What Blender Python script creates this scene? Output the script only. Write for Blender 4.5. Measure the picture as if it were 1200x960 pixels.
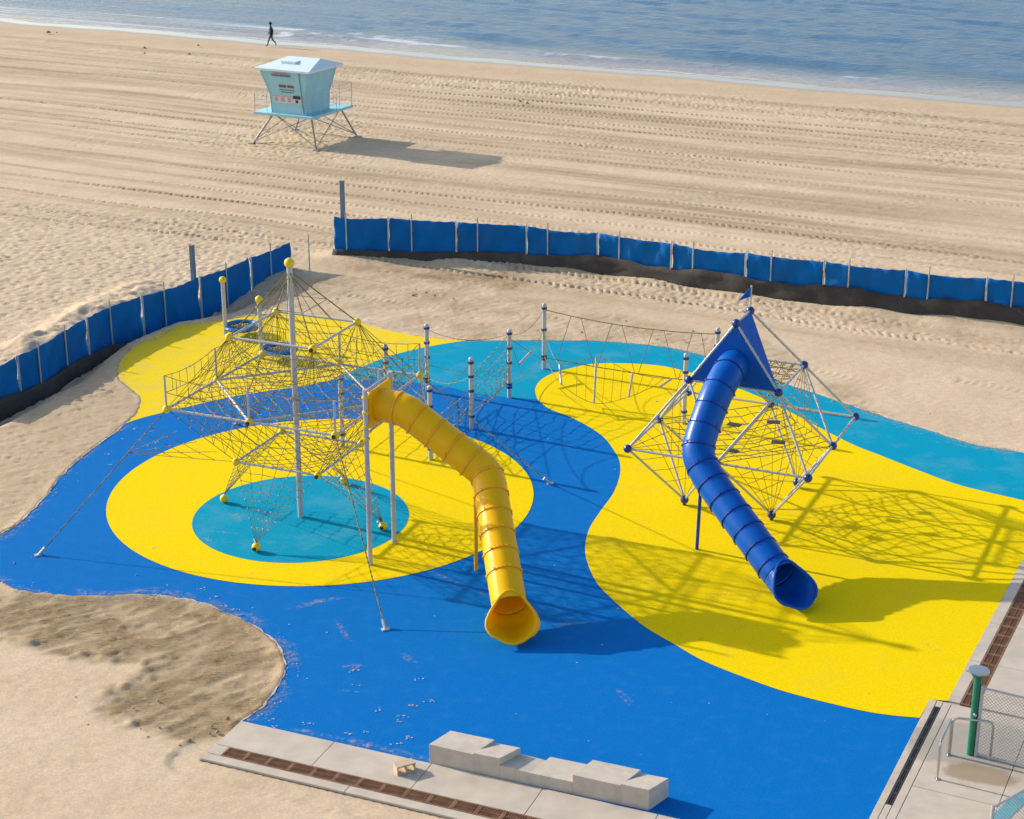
import bpy, bmesh, math, random
import numpy as np
from mathutils import Vector, Matrix
from math import radians, sin, cos, pi

# ------------------------------------------------------------------ camera, sky, sun, exposure
scene = bpy.context.scene
for o in list(bpy.data.objects): bpy.data.objects.remove(o)
COL = scene.collection
random.seed(7)
cd = bpy.data.cameras.new('camera'); cam = bpy.data.objects.new('camera', cd); COL.objects.link(cam)
cam.location = (0, 0, 18.5); cam.rotation_euler = (radians(90 - 20.25), 0, 0)
cd.sensor_width = 36; cd.lens = 61.5; cd.clip_start = 0.5; cd.clip_end = 9000
scene.camera = cam
SUN_EL, SHADOW_AZ = radians(23.3), radians(-26.8)
sdir = Vector((cos(SUN_EL) * cos(SHADOW_AZ), cos(SUN_EL) * sin(SHADOW_AZ), -sin(SUN_EL)))   # light travel
world = bpy.data.worlds.new('World'); scene.world = world; world.use_nodes = True
wn = world.node_tree; bg = wn.nodes['Background']
sky = wn.nodes.new('ShaderNodeTexSky'); sky.sky_type = 'NISHITA'; sky.sun_disc = False
sky.sun_elevation = SUN_EL; sky.sun_rotation = math.atan2(-sdir.x, -sdir.y); sky.air_density = 1.0; sky.dust_density = 1.5; sky.ozone_density = 1.0
wn.links.new(sky.outputs[0], bg.inputs[0]); bg.inputs[1].default_value = 0.14
sd = bpy.data.lights.new('sun', 'SUN'); sd.energy = 3.45; sd.angle = radians(0.6); sd.color = (1.0, 0.92, 0.79)
sun = bpy.data.objects.new('sun', sd); COL.objects.link(sun); sun.rotation_euler = sdir.to_track_quat('-Z', 'Y').to_euler()
sun.location = (-40, 60, 40)
vs = scene.view_settings; vs.view_transform = 'Standard'; vs.look = 'None'; vs.exposure = 0.72; vs.gamma = 1; vs.use_curve_mapping = False

# ------------------------------------------------------------------ helpers
class MB:
    def __init__(s): s.v = []; s.f = []
    def add(s, vs_, fs):
        b = len(s.v); s.v += [tuple(p) for p in vs_]; s.f += [tuple(b + i for i in f) for f in fs]
        return s
    def tube(s, p0, p1, r, n=8, r1=None, caps=True):
        p0, p1 = Vector(p0), Vector(p1); d = p1 - p0
        if d.length < 1e-6: return s
        d.normalize(); a = d.orthogonal().normalized(); b = d.cross(a); r1 = r if r1 is None else r1
        vv = []
        for p, rr in ((p0, r), (p1, r1)):
            for i in range(n):
                t = 2 * pi * i / n; vv.append(p + (a * cos(t) + b * sin(t)) * rr)
        ff = [(i, (i + 1) % n, n + (i + 1) % n, n + i) for i in range(n)]
        if caps: ff += [tuple(range(n - 1, -1, -1)), tuple(range(n, 2 * n))]
        return s.add(vv, ff)
    def path(s, pts, r, n=6):
        for i in range(len(pts) - 1): s.tube(pts[i], pts[i + 1], r, n)
        return s
    def sphere(s, c, r, seg=14, rings=8, sz=1.0):
        c = Vector(c); vv = [c + Vector((0, 0, r * sz))]
        for j in range(1, rings):
            ph = pi * j / rings
            for i in range(seg):
                t = 2 * pi * i / seg; vv.append(c + Vector((r * sin(ph) * cos(t), r * sin(ph) * sin(t), r * sz * cos(ph))))
        vv.append(c - Vector((0, 0, r * sz))); ff = []
        for i in range(seg): ff.append((0, 1 + i, 1 + (i + 1) % seg))
        for j in range(rings - 2):
            for i in range(seg):
                a = 1 + j * seg + i; b = 1 + j * seg + (i + 1) % seg; ff.append((a, a + seg, b + seg, b))
        L = len(vv) - 1
        for i in range(seg): ff.append((L, L - seg + (i + 1) % seg, L - seg + i))
        return s.add(vv, ff)
    def hexa(s, c8):   # bottom 4 ccw, top 4 ccw
        return s.add(c8, [(3, 2, 1, 0), (4, 5, 6, 7), (0, 1, 5, 4), (1, 2, 6, 5), (2, 3, 7, 6), (3, 0, 4, 7)])
    def box(s, c, sx, sy, sz, rz=0.0):
        c = Vector(c); ux = Vector((cos(rz), sin(rz), 0)) * sx / 2; uy = Vector((-sin(rz), cos(rz), 0)) * sy / 2; uz = Vector((0, 0, sz / 2))
        return s.hexa([c - ux - uy - uz, c + ux - uy - uz, c + ux + uy - uz, c - ux + uy - uz, c - ux - uy + uz, c + ux - uy + uz, c + ux + uy + uz, c - ux + uy + uz])
    def prism(s, poly, z0, z1):
        n = len(poly)
        vv = [(p[0], p[1], z0) for p in poly] + [(p[0], p[1], z1) for p in poly]
        A = sum(poly[i][0] * poly[(i + 1) % n][1] - poly[(i + 1) % n][0] * poly[i][1] for i in range(n))
        q = [(i, (i + 1) % n, n + (i + 1) % n, n + i) for i in range(n)]; top = tuple(range(n, 2 * n)); bot = tuple(range(n - 1, -1, -1))
        if A < 0: q = [f[::-1] for f in q]; top = top[::-1]; bot = bot[::-1]
        return s.add(vv, q + [top, bot])
    def sheet(s, poly, z):
        n = len(poly); A = sum(poly[i][0] * poly[(i + 1) % n][1] - poly[(i + 1) % n][0] * poly[i][1] for i in range(n))
        f = tuple(range(n)); f = f if A > 0 else f[::-1]
        return s.add([(p[0], p[1], z) for p in poly], [f])
    def build(s, name, mat, parent=None, smooth=False, bevel=0.0):
        me = bpy.data.meshes.new(name); me.from_pydata(s.v, [], s.f); me.update()
        if smooth:
            me.polygons.foreach_set('use_smooth', [True] * len(me.polygons))
            try: me.set_sharp_from_angle(angle=radians(40))
            except Exception: pass
        if mat: me.materials.append(mat)
        o = bpy.data.objects.new(name, me); COL.objects.link(o)
        if parent: o.parent = parent; o.matrix_parent_inverse = parent.matrix_world.inverted()
        if bevel:
            m = o.modifiers.new('bevel', 'BEVEL'); m.width = bevel; m.segments = 2; m.limit_method = 'ANGLE'
        return o
def recentre(o):
    me = o.data; c = sum((v.co for v in me.vertices), Vector()) / len(me.vertices); c.z = min(v.co.z for v in me.vertices)
    me.transform(Matrix.Translation(-c)); o.matrix_world = o.matrix_world @ Matrix.Translation(c); return o
def tag(o, label=None, cat=None, group=None, kind=None):
    if label: o['label'] = label
    if cat: o['category'] = cat
    if group: o['group'] = group
    if kind: o['kind'] = kind
    return o
def empty(name, loc, label, cat, group=None):
    o = bpy.data.objects.new(name, None); COL.objects.link(o); o.location = loc; o.matrix_world = Matrix.Translation(Vector(loc))
    o.empty_display_size = 0.3
    return tag(o, label, cat, group)
def catmull(pts, k=6, closed=False):
    out = []; n = len(pts); P = [Vector(p) for p in pts]
    for i in range(n if closed else n - 1):
        if closed: a, b, c, d = P[(i - 1) % n], P[i], P[(i + 1) % n], P[(i + 2) % n]
        else: a, b, c, d = P[max(i - 1, 0)], P[i], P[i + 1], P[min(i + 2, n - 1)]
        for j in range(k):
            t = j / k; out.append(0.5 * ((2 * b) + (c - a) * t + (2 * a - 5 * b + 4 * c - d) * t * t + (3 * b - a - 3 * c + d) * t ** 3))
    if not closed: out.append(P[-1])
    return out
def lerp(a, b, t): return Vector(a) * (1 - t) + Vector(b) * t

# ------------------------------------------------------------------ materials
def mat(name, col, rough=0.6, metal=0.0, var=0.12, vscale=3.0, bump=0.0, bscale=40.0, spec=0.5, dirt=None):
    m = bpy.data.materials.new(name); m.use_nodes = True; nt = m.node_tree; N = nt.nodes; L = nt.links
    b = N['Principled BSDF']; b.inputs['Roughness'].default_value = rough; b.inputs['Metallic'].default_value = metal
    b.inputs['Specular IOR Level'].default_value = spec
    tc = N.new('ShaderNodeTexCoord'); nz = N.new('ShaderNodeTexNoise'); nz.inputs['Scale'].default_value = vscale; nz.inputs['Detail'].default_value = 6
    geo = N.new('ShaderNodeNewGeometry'); L.new(geo.outputs['Position'], nz.inputs['Vector'])
    mr = N.new('ShaderNodeMapRange'); mr.inputs[1].default_value = 0.3; mr.inputs[2].default_value = 0.7; mr.inputs[3].default_value = 1 - var; mr.inputs[4].default_value = 1 + var
    L.new(nz.outputs['Fac'], mr.inputs[0])
    mx = N.new('ShaderNodeMix'); mx.data_type = 'RGBA'; mx.blend_type = 'MULTIPLY'; mx.inputs[0].default_value = 1
    mx.inputs[6].default_value = (*col, 1); L.new(mr.outputs[0], mx.inputs[7])
    out = mx.outputs[2]
    if dirt:
        dcol, dscale, lo, hi, amt = dirt
        n2 = N.new('ShaderNodeTexNoise'); n2.inputs['Scale'].default_value = dscale; n2.inputs['Detail'].default_value = 8; n2.inputs['Roughness'].default_value = 0.65
        L.new(geo.outputs['Position'], n2.inputs['Vector'])
        m2 = N.new('ShaderNodeMapRange'); m2.inputs[1].default_value = lo; m2.inputs[2].default_value = hi; m2.inputs[3].default_value = 0; m2.inputs[4].default_value = amt
        L.new(n2.outputs['Fac'], m2.inputs[0])
        mx2 = N.new('ShaderNodeMix'); mx2.data_type = 'RGBA'; L.new(m2.outputs[0], mx2.inputs[0]); L.new(out, mx2.inputs[6]); mx2.inputs[7].default_value = (*dcol, 1); out = mx2.outputs[2]
    L.new(out, b.inputs['Base Color'])
    if bump:
        n3 = N.new('ShaderNodeTexNoise'); n3.inputs['Scale'].default_value = bscale; n3.inputs['Detail'].default_value = 5; L.new(geo.outputs['Position'], n3.inputs['Vector'])
        bp = N.new('ShaderNodeBump'); bp.inputs['Strength'].default_value = 1.0; bp.inputs['Distance'].default_value = bump; L.new(n3.outputs['Fac'], bp.inputs['Height']); L.new(bp.outputs[0], b.inputs['Normal'])
    return m
DUST = (0.42, 0.35, 0.26)
M = dict(
    rub_blue=mat('rubber_blue', (0.0, 0.138, 0.44), 0.9, var=0.13, vscale=22, bump=0.002, bscale=110, spec=0.06, dirt=((0.06, 0.22, 0.48), 2.6, 0.50, 0.85, 0.22)),
    rub_yel=mat('rubber_yellow', (0.80, 0.57, 0.0), 0.9, var=0.09, vscale=22, bump=0.002, bscale=110, spec=0.06, dirt=((0.62, 0.44, 0.05), 0.7, 0.50, 0.9, 0.4)),
    rub_teal=mat('rubber_teal', (0.0, 0.27, 0.42), 0.9, var=0.13, vscale=22, bump=0.002, bscale=110, spec=0.06, dirt=((0.20, 0.36, 0.42), 0.8, 0.5, 0.85, 0.4)),
    rub_yel_d=mat('rubber_yellow_dusty', (0.78, 0.56, 0.01), 0.9, var=0.09, vscale=22, bump=0.002, bscale=110, spec=0.06, dirt=(DUST, 1.1, 0.42, 0.78, 0.35)),
    steel=mat('galvanised_steel', (0.46, 0.46, 0.46), 0.42, 0.4, var=0.1, vscale=9),
    white_steel=mat('light_grey_post_paint', (0.44, 0.44, 0.455), 0.4, 0.15, var=0.06, vscale=6),
    stain=mat('stainless', (0.55, 0.53, 0.5), 0.28, 0.9, var=0.08),
    ball_y=mat('yellow_ball', (0.78, 0.55, 0.004), 0.35, var=0.05),
    ball_b=mat('navy_ball', (0.006, 0.035, 0.19), 0.3, var=0.05),
    slide_y=mat('yellow_slide_plastic', (1.0, 0.56, 0.0), 0.3, var=0.05, vscale=2, bump=0.0015, bscale=7, spec=0.3, dirt=((0.78, 0.42, 0.04), 1.5, 0.5, 0.8, 0.2)),
    slide_yf=mat('yellow_flange_plastic', (0.86, 0.40, 0.001), 0.32, var=0.05),
    slide_b=mat('blue_slide_plastic', (0.0, 0.085, 0.39), 0.33, var=0.08, vscale=2, bump=0.0015, bscale=7, spec=0.22, dirt=((0.03, 0.09, 0.40), 1.5, 0.5, 0.8, 0.35)),
    slide_bf=mat('blue_flange_plastic', (0.002, 0.045, 0.30), 0.35, var=0.05),
    panel_b=mat('blue_panel', (0.0, 0.085, 0.42), 0.6, var=0.05, spec=0.2),
    rope=mat('dark_rope', (0.24, 0.18, 0.03), 0.85, var=0.7, vscale=6),
    rope_y=mat('olive_rope', (0.21, 0.16, 0.03), 0.8, var=0.5, vscale=6),
    joint=mat('rope_joint', (0.55, 0.5, 0.42), 0.4, 0.3, var=0.2),
    ring_b=mat('blue_ring', (0.003, 0.14, 0.36), 0.45, var=0.1),
    black=mat('black_rubber', (0.03, 0.028, 0.026), 0.7, var=0.2),
    fabric=mat('blue_fence_fabric', (0.0, 0.120, 0.39), 0.75, var=0.10, vscale=1.6, bump=0.02, bscale=2.2, spec=0.12, dirt=((0.03, 0.10, 0.24), 1.4, 0.45, 0.75, 0.5)),
    skirt=mat('black_silt_fabric', (0.042, 0.035, 0.03), 0.85, var=0.2, vscale=1.5, bump=0.008, bscale=4, dirt=(DUST, 1.2, 0.5, 0.9, 0.22)),
    fpole=mat('fence_pole', (0.42, 0.42, 0.40), 0.5, 0.3, var=0.2),
    navy_post=mat('slate_post_paint', (0.10, 0.17, 0.25), 0.5, var=0.15),
    conc=mat('concrete', (0.50, 0.425, 0.34), 0.85, var=0.10, vscale=2.2, bump=0.003, bscale=30, dirt=((0.30, 0.25, 0.19), 0.9, 0.5, 0.8, 0.4)),
    conc2=mat('wall_concrete', (0.52, 0.445, 0.365), 0.85, var=0.10, vscale=5, bump=0.003, bscale=30, dirt=((0.30, 0.26, 0.22), 2.0, 0.52, 0.8, 0.4)),
    raw_edge=mat('pale_raw_edge', (0.50, 0.43, 0.35), 0.9, var=0.3, vscale=6),
    conc_base=mat('pavement_bed', (0.38, 0.32, 0.25), 0.9), stain_w=mat('damp_concrete', (0.34, 0.30, 0.255), 0.6, var=0.12, vscale=1.5), stain_b=mat('rusty_stain', (0.36, 0.285, 0.20), 0.75, var=0.2, vscale=4),
    conc_joint=mat('pavement_joint', (0.22, 0.18, 0.14), 0.9),
    rust=mat('rusty_grate', (0.23, 0.115, 0.06), 0.8, 0.2, var=0.3, vscale=5, dirt=((0.33, 0.2, 0.1), 2.5, 0.5, 0.8, 0.5)),
    pit=mat('drain_pit', (0.19, 0.10, 0.056), 0.95),
    dgrate=mat('dark_grate', (0.05, 0.048, 0.046), 0.6, 0.4, var=0.2),
    green=mat('green_post_paint', (0.006, 0.16, 0.085), 0.4, var=0.1),
    mesh=mat('chain_link_wire', (0.30, 0.30, 0.29), 0.5, 0.5),
    tower=mat('tower_aqua_paint', (0.29, 0.56, 0.63), 0.6, var=0.06, vscale=2, dirt=((0.3, 0.42, 0.42), 1.2, 0.5, 0.9, 0.4)),
    tower_roof=mat('tower_roof_paint', (0.62, 0.74, 0.80), 0.55, var=0.04),
    tower_dark=mat('tower_trim', (0.05, 0.22, 0.33), 0.6),
    leg=mat('weathered_steel', (0.32, 0.29, 0.27), 0.6, 0.3, var=0.2),
    sign_w=mat('sign_white', (0.62, 0.58, 0.58), 0.6, var=0.05), sign_r=mat('sign_red', (0.30, 0.06, 0.06), 0.6), sign_k=mat('sign_black', (0.03, 0.03, 0.04), 0.6), sign_p=mat('sign_pink', (0.5, 0.3, 0.34), 0.6),
    cloth_k=mat('dark_jacket', (0.016, 0.014, 0.022), 0.85), cloth_l=mat('dark_leggings', (0.022, 0.019, 0.028), 0.85), hair=mat('dark_hair', (0.02, 0.015, 0.012), 0.6), skin=mat('skin', (0.36, 0.21, 0.15), 0.55), shoe=mat('brown_shoe', (0.05, 0.035, 0.02), 0.7),
    block=mat('tan_block', (0.50, 0.38, 0.25), 0.9, var=0.1, vscale=10, bump=0.002),
    stone=mat('damp_clod', (0.30, 0.23, 0.155), 0.9, var=0.3),
    teal_paint=mat('teal_band_paint', (0.0, 0.27, 0.36), 0.6),
)

def translucent(m, col, f):
    nt = m.node_tree; b = nt.nodes['Principled BSDF']; t = nt.nodes.new('ShaderNodeBsdfTranslucent'); t.inputs[0].default_value = (*col, 1); x = nt.nodes.new('ShaderNodeMixShader'); x.inputs[0].default_value = f
    nt.links.new(b.outputs[0], x.inputs[1]); nt.links.new(t.outputs[0], x.inputs[2]); nt.links.new(x.outputs[0], nt.nodes['Material Output'].inputs['Surface'])
translucent(M['slide_y'], (1.0, 0.44, 0.0), 0.2)      # rotomoulded plastic lets some light through

def stain(m, cx, cy, rx, ry, ang, col, amt):
    nt = m.node_tree; N = nt.nodes; L = nt.links; b = N['Principled BSDF']; src = b.inputs['Base Color'].links[0].from_socket
    geo = N.new('ShaderNodeNewGeometry'); mp = N.new('ShaderNodeMapping'); mp.vector_type = 'TEXTURE'; mp.inputs['Location'].default_value = (cx, cy, 0); mp.inputs['Rotation'].default_value = (0, 0, ang); mp.inputs['Scale'].default_value = (rx, ry, 50)
    L.new(geo.outputs['Position'], mp.inputs['Vector']); ln = N.new('ShaderNodeVectorMath'); ln.operation = 'LENGTH'; L.new(mp.outputs[0], ln.inputs[0])
    nz = N.new('ShaderNodeTexNoise'); nz.inputs['Scale'].default_value = 1.6; nz.inputs['Detail'].default_value = 8; nz.inputs['Roughness'].default_value = 0.65; L.new(geo.outputs['Position'], nz.inputs['Vector'])
    ad = N.new('ShaderNodeMath'); ad.operation = 'MULTIPLY_ADD'; L.new(nz.outputs['Fac'], ad.inputs[0]); ad.inputs[1].default_value = 1.3; L.new(ln.outputs['Value'], ad.inputs[2])
    mr = N.new('ShaderNodeMapRange'); mr.inputs[1].default_value = 1.75; mr.inputs[2].default_value = 1.45; mr.inputs[3].default_value = 0; mr.inputs[4].default_value = amt; L.new(ad.outputs[0], mr.inputs[0])
    mx = N.new('ShaderNodeMix'); mx.data_type = 'RGBA'; L.new(mr.outputs[0], mx.inputs[0]); L.new(src, mx.inputs[6]); mx.inputs[7].default_value = (*col, 1); L.new(mx.outputs[2], b.inputs['Base Color'])
stain(M['conc'], 9.3, 30.6, 1.5, 1.0, radians(-10), (0.30, 0.265, 0.225), 0.75)
stain(M['conc'], 9.1, 29.55, 0.75, 0.36, radians(-22), (0.27, 0.20, 0.12), 0.8)

# ------------------------------------------------------------------ ground outlines (metres)
UD = Vector((cos(radians(-27)), sin(radians(-27)))); VD = Vector((sin(radians(27)), cos(radians(27))))   # along the shore / out to sea
SEG1 = [(-11.56, 48.93), (-11.41, 49.77), (-11.44, 50.64), (-11.64, 51.38), (-12.12, 52.17), (-12.59, 52.99), (-12.77, 53.58), (-12.84, 54.09), (-12.93, 55.14), (-12.70, 56.51), (-12.09, 57.94), (-11.53, 58.78), (-10.72, 59.13), (-10.23, 59.28), (-9.59, 59.69), (-9.09, 59.84), (-8.25, 60.15), (-7.69, 60.15), (-6.46, 59.74), (-5.10, 58.73), (-4.09, 57.94), (-2.79, 57.26), (-1.52, 56.98)]
SEG2 = [(-1.52, 56.98), (-1.02, 56.93), (0.15, 56.93), (2.33, 56.93), (3.00, 56.89), (4.21, 56.60), (5.39, 56.14), (6.38, 55.37), (7.53, 54.09), (8.76, 52.42), (9.54, 51.54), (10.37, 50.53), (11.32, 49.40), (12.37, 48.32), (13.30, 47.28), (14.66, 46.55), (16.51, 45.45)]
TEALY = [(14.51, 42.34), (13.70, 43.09), (12.25, 44.15), (11.32, 45.26), (10.51, 46.35), (9.83, 47.28), (8.94, 48.97), (7.93, 50.91), (6.79, 52.50), (5.50, 53.84), (4.65, 54.35), (3.48, 54.53), (2.61, 54.44), (1.89, 54.01), (1.30, 53.50), (0.89, 52.77), (0.73, 51.93), (0.79, 51.03)]
YBLUE = [(0.79, 51.03), (1.12, 50.22), (1.75, 49.48), (2.31, 48.61), (2.69, 47.76), (2.90, 46.88), (3.04, 45.96), (2.99, 44.88), (2.75, 43.64), (2.36, 42.46), (2.03, 41.41), (1.89, 40.61), (1.83, 39.79), (1.89, 38.95), (2.05, 38.04), (2.36, 37.20), (2.73, 36.38), (3.09, 35.70), (3.63, 34.95), (4.22, 34.16), (5.06, 33.39), (5.89, 32.75), (7.12, 32.09), (7.79, 31.84), (8.43, 31.72)]
TBLUE = [(0.79, 51.03), (-0.08, 51.22), (-1.20, 51.61), (-2.30, 52.34), (-3.54, 52.66), (-4.64, 52.83), (-5.32, 52.83), (-5.79, 52.87)]
YTEAL = [(-5.79, 52.87), (-5.21, 53.75), (-4.25, 55.06), (-3.44, 55.87), (-2.32, 56.60), (-1.52, 56.98)]
YB1 = [(-11.56, 48.93), (-11.17, 49.40), (-10.63, 49.85), (-9.95, 50.37), (-9.18, 50.99), (-8.43, 51.46), (-7.27, 52.01), (-6.68, 52.26), (-5.79, 52.87)]
LEFTSEG = [(-5.58, 31.58), (-5.19, 32.26), (-4.98, 33.13), (-4.98, 33.97), (-5.19, 34.75), (-5.61, 35.47), (-6.30, 36.21), (-7.22, 36.97), (-8.08, 37.31), (-8.82, 37.49), (-9.91, 37.38), (-10.95, 37.49), (-11.84, 37.76), (-12.35, 38.14), (-13.72, 38.61), (-15.14, 39.44), (-14.20, 40.20), (-13.11, 40.93), (-12.75, 42.07), (-12.55, 43.49), (-12.45, 45.01), (-12.20, 46.48), (-11.70, 48.15), (-11.56, 48.93)]
RIGHT = [(16.6, 47.27), (12.73, 39.54), (9.16, 32.41), (8.81, 32.48), (6.67, 28.03), (6.05, 26.75)]
s1 = catmull(SEG1, 5); s2 = catmull(SEG2, 5); sl = catmull(LEFTSEG, 5)
def jitter(pts, amp):
    n = len(pts); return [p if i in (0, n - 1) else p + Vector((random.gauss(0, amp), random.gauss(0, amp))) for i, p in enumerate(pts)]
s1 = jitter(s1, 0.015); s2 = jitter(s2, 0.015); sl = jitter(sl, 0.02)
ty = catmull(TEALY, 5); yb = catmull(YBLUE, 5); tb = catmull(TBLUE, 5); yt = catmull(YTEAL, 5); yb1 = catmull(YB1, 5)
right = [Vector(p) for p in RIGHT]
OUTLINE = s1 + s2[1:] + right[1:] + sl
def onright(y): 
    t = (y - 32.41) / (47.27 - 32.41); return Vector((9.16 + t * (16.6 - 9.16), y))

# ------------------------------------------------------------------ sand sheet (real relief: footprints, tyre lugs, drag marks)
rng = np.random.RandomState(11)
TAB = rng.rand(512, 512)
def vn(x, y, s, off=0):
    x = x / s + off * 17.3; y = y / s + off * 31.7
    xi = np.floor(x).astype(int); yi = np.floor(y).astype(int); fx = x - xi; fy = y - yi
    fx = fx * fx * (3 - 2 * fx); fy = fy * fy * (3 - 2 * fy)
    a = TAB[xi % 512, yi % 512]; b = TAB[(xi + 1) % 512, yi % 512]; c = TAB[xi % 512, (yi + 1) % 512]; d = TAB[(xi + 1) % 512, (yi + 1) % 512]
    return (a * (1 - fx) + b * fx) * (1 - fy) + (c * (1 - fx) + d * fx) * fy - 0.5
def prints(x, y, cell, seed, rad, dens):
    """scattered foot-sized hollows with a raised rim; dens is the share of cells that carry one"""
    cx = np.floor(x / cell).astype(int); cy = np.floor(y / cell).astype(int); out = np.zeros_like(x)
    for i in (-1, 0, 1):
        for j in (-1, 0, 1):
            a = cx + i; b = cy + j; h = (a * 73 + seed * 131) % 512; k = (b * 91 + seed * 57) % 512
            px = (a + 0.5 + 0.8 * (TAB[h, k] - 0.5)) * cell; py = (b + 0.5 + 0.8 * (TAB[k, h] - 0.5)) * cell; ang = TAB[(h + 7) % 512, k] * 6.28; w = TAB[h, (k + 3) % 512]
            dx = x - px; dy = y - py; u = (dx * np.cos(ang) + dy * np.sin(ang)) / 1.5; v = -dx * np.sin(ang) + dy * np.cos(ang); d = np.sqrt(u * u + v * v) / (rad * (0.7 + 0.6 * w))
            out += np.where(w < dens, -np.exp(-d ** 4) + 0.45 * np.exp(-((d - 1.45) / 0.35) ** 2), 0.0)
    return out
def sstep(a, b, x):
    t = np.clip((x - a) / (b - a), 0, 1); return t * t * (3 - 2 * t)
def poly_sd(px, py, poly):
    """signed distance, negative inside"""
    P = np.array([(p[0], p[1]) for p in poly]); Q = np.roll(P, -1, 0)
    lo, hi = P.min(0) - 3, P.max(0) + 3; out = np.full(px.shape, 9.0)
    idx = np.where((px > lo[0]) & (px < hi[0]) & (py > lo[1]) & (py < hi[1]))[0]
    x = px[idx]; y = py[idx]; d = np.full(x.shape, 81.0); ins = np.zeros(x.shape, bool)
    for (x0, y0), (x1, y1) in zip(P, Q):
        dx, dy = x1 - x0, y1 - y0; L2 = dx * dx + dy * dy + 1e-12
        t = np.clip(((x - x0) * dx + (y - y0) * dy) / L2, 0, 1)
        d = np.minimum(d, (x - x0 - t * dx) ** 2 + (y - y0 - t * dy) ** 2)
        if y0 != y1: ins ^= ((y0 > y) != (y1 > y)) & (x < dx * (y - y0) / (y1 - y0) + x0)
    d = np.sqrt(d); out[idx] = np.where(ins, -d, d); return out
def line_d(px, py, pts):
    d = np.full(px.shape, 1e6)
    for (x0, y0), (x1, y1) in zip(pts[:-1], pts[1:]):
        dx, dy = x1 - x0, y1 - y0; t = np.clip(((px - x0) * dx + (py - y0) * dy) / (dx * dx + dy * dy), 0, 1)
        d = np.minimum(d, (px - x0 - t * dx) ** 2 + (py - y0 - t * dy) ** 2)
    return np.sqrt(d)
FENCE_L = [(-16.48, 49.83), (-15.88, 51.39), (-15.14, 53.17), (-14.70, 54.93), (-14.28, 56.21), (-13.79, 57.53), (-12.98, 58.77), (-12.38, 59.88), (-11.33, 61.21), (-10.59, 62.41), (-9.89, 63.85), (-9.34, 65.14), (-8.62, 66.17)]
FENCE_R = [(-7.12, 67.81), (-6.51, 67.68), (-4.90, 67.55), (-2.19, 66.92), (0.57, 66.29), (3.30, 65.19), (6.00, 63.66), (8.61, 62.30), (11.29, 61.10), (14.00, 59.95), (16.61, 58.93), (18.31, 58.23)]
DAMP_PIT = [(-12.86, 37.76), (-10.94, 37.44), (-8.81, 37.44), (-7.21, 36.95), (-5.85, 35.78), (-4.93, 33.97), (-5.14, 32.19), (-5.58, 31.50), (-6.06, 31.03), (-6.65, 30.89), (-7.35, 31.43), (-7.93, 31.70), (-8.45, 32.19), (-8.44, 32.84), (-8.10, 33.39), (-8.16, 34.16), (-9.06, 34.43), (-10.26, 34.67), (-11.01, 35.36), (-12.22, 35.57)]
DAMP_LEFT = [(-16.76, 48.68), (-15.40, 49.26), (-14.56, 52.09), (-13.78, 54.61), (-13.02, 56.42), (-11.98, 53.33), (-11.29, 50.53), (-11.43, 48.68), (-12.15, 46.28), (-12.51, 43.79), (-13.08, 40.82), (-14.20, 40.20)]
DAMP_TOP = [(-8.78, 64.24), (-6.07, 66.92), (0.66, 65.68), (0.63, 62.53), (3.07, 60.36), (7.64, 57.36), (9.91, 53.33), (11.84, 49.40), (10.46, 50.30), (7.52, 54.01), (5.19, 56.14), (2.92, 56.89), (-1.75, 57.07), (-5.11, 58.83), (-7.68, 60.26), (-10.31, 59.43), (-9.42, 61.75)]
SLAB = [(-5.58, 31.58), (-6.19, 30.13), (-3.27, 28.94), (-1.28, 28.03)]
pav_dir = Vector((3.95, -1.62)).normalized(); pav_n = Vector((pav_dir.y, -pav_dir.x))   # along the edge / away from the pad (towards camera)
A0 = Vector((-5.58, 31.58)); B0 = Vector((-6.19, 30.13))
PAVE_OUT = [A0, B0, B0 + pav_dir * 16, Vector((11.5, 20)), Vector((24, 22)), Vector((24, 47)), Vector((16.6, 47.27)), Vector((12.73, 39.54)), Vector((9.16, 32.41)), Vector((8.81, 32.48)), Vector((6.67, 28.03)), Vector((6.05, 26.75))]
def axis(parts):
    out = []
    for a, b, s in parts:
        n = max(1, int(round((b - a) / s))); out += [a + (b - a) * i / n for i in range(n)]
    out.append(parts[-1][1]); return np.array(out)
xs = axis([(-2500, -400, 300), (-400, -90, 25), (-90, -46, 1.5), (-46, -24, 0.135), (-24, -15, 0.11), (-15, 14, 0.085), (14, 24, 0.11), (24, 38, 0.16), (38, 90, 1.5), (90, 400, 25), (400, 2500, 300)])
ys = axis([(-900, -50, 100), (-50, 24, 2), (24, 58, 0.075), (58, 75, 0.085), (75, 100, 0.11), (100, 142, 0.25), (142, 200, 3), (200, 700, 50), (700, 2500, 300)])
gx, gy = np.meshgrid(xs, ys); X = gx.ravel(); Y = gy.ravel()
U = X * UD.x + Y * UD.y; V = X * VD.x + Y * VD.y
wob = 0.9 * vn(U, V, 14, 3) + 0.25 * vn(U, V, 4, 4)
Vw = V + wob
shoreV = 105.6 + 1.6 * vn(U, U * 0, 9, 8) + 0.6 * vn(U, U * 0, 3.1, 9)
sdpad = poly_sd(X, Y, OUTLINE); sdpave = poly_sd(X, Y, PAVE_OUT)
sdout = np.minimum(sdpad, sdpave)
dfl = line_d(X, Y, FENCE_L); dfr = line_d(X, Y, FENCE_R)
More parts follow.
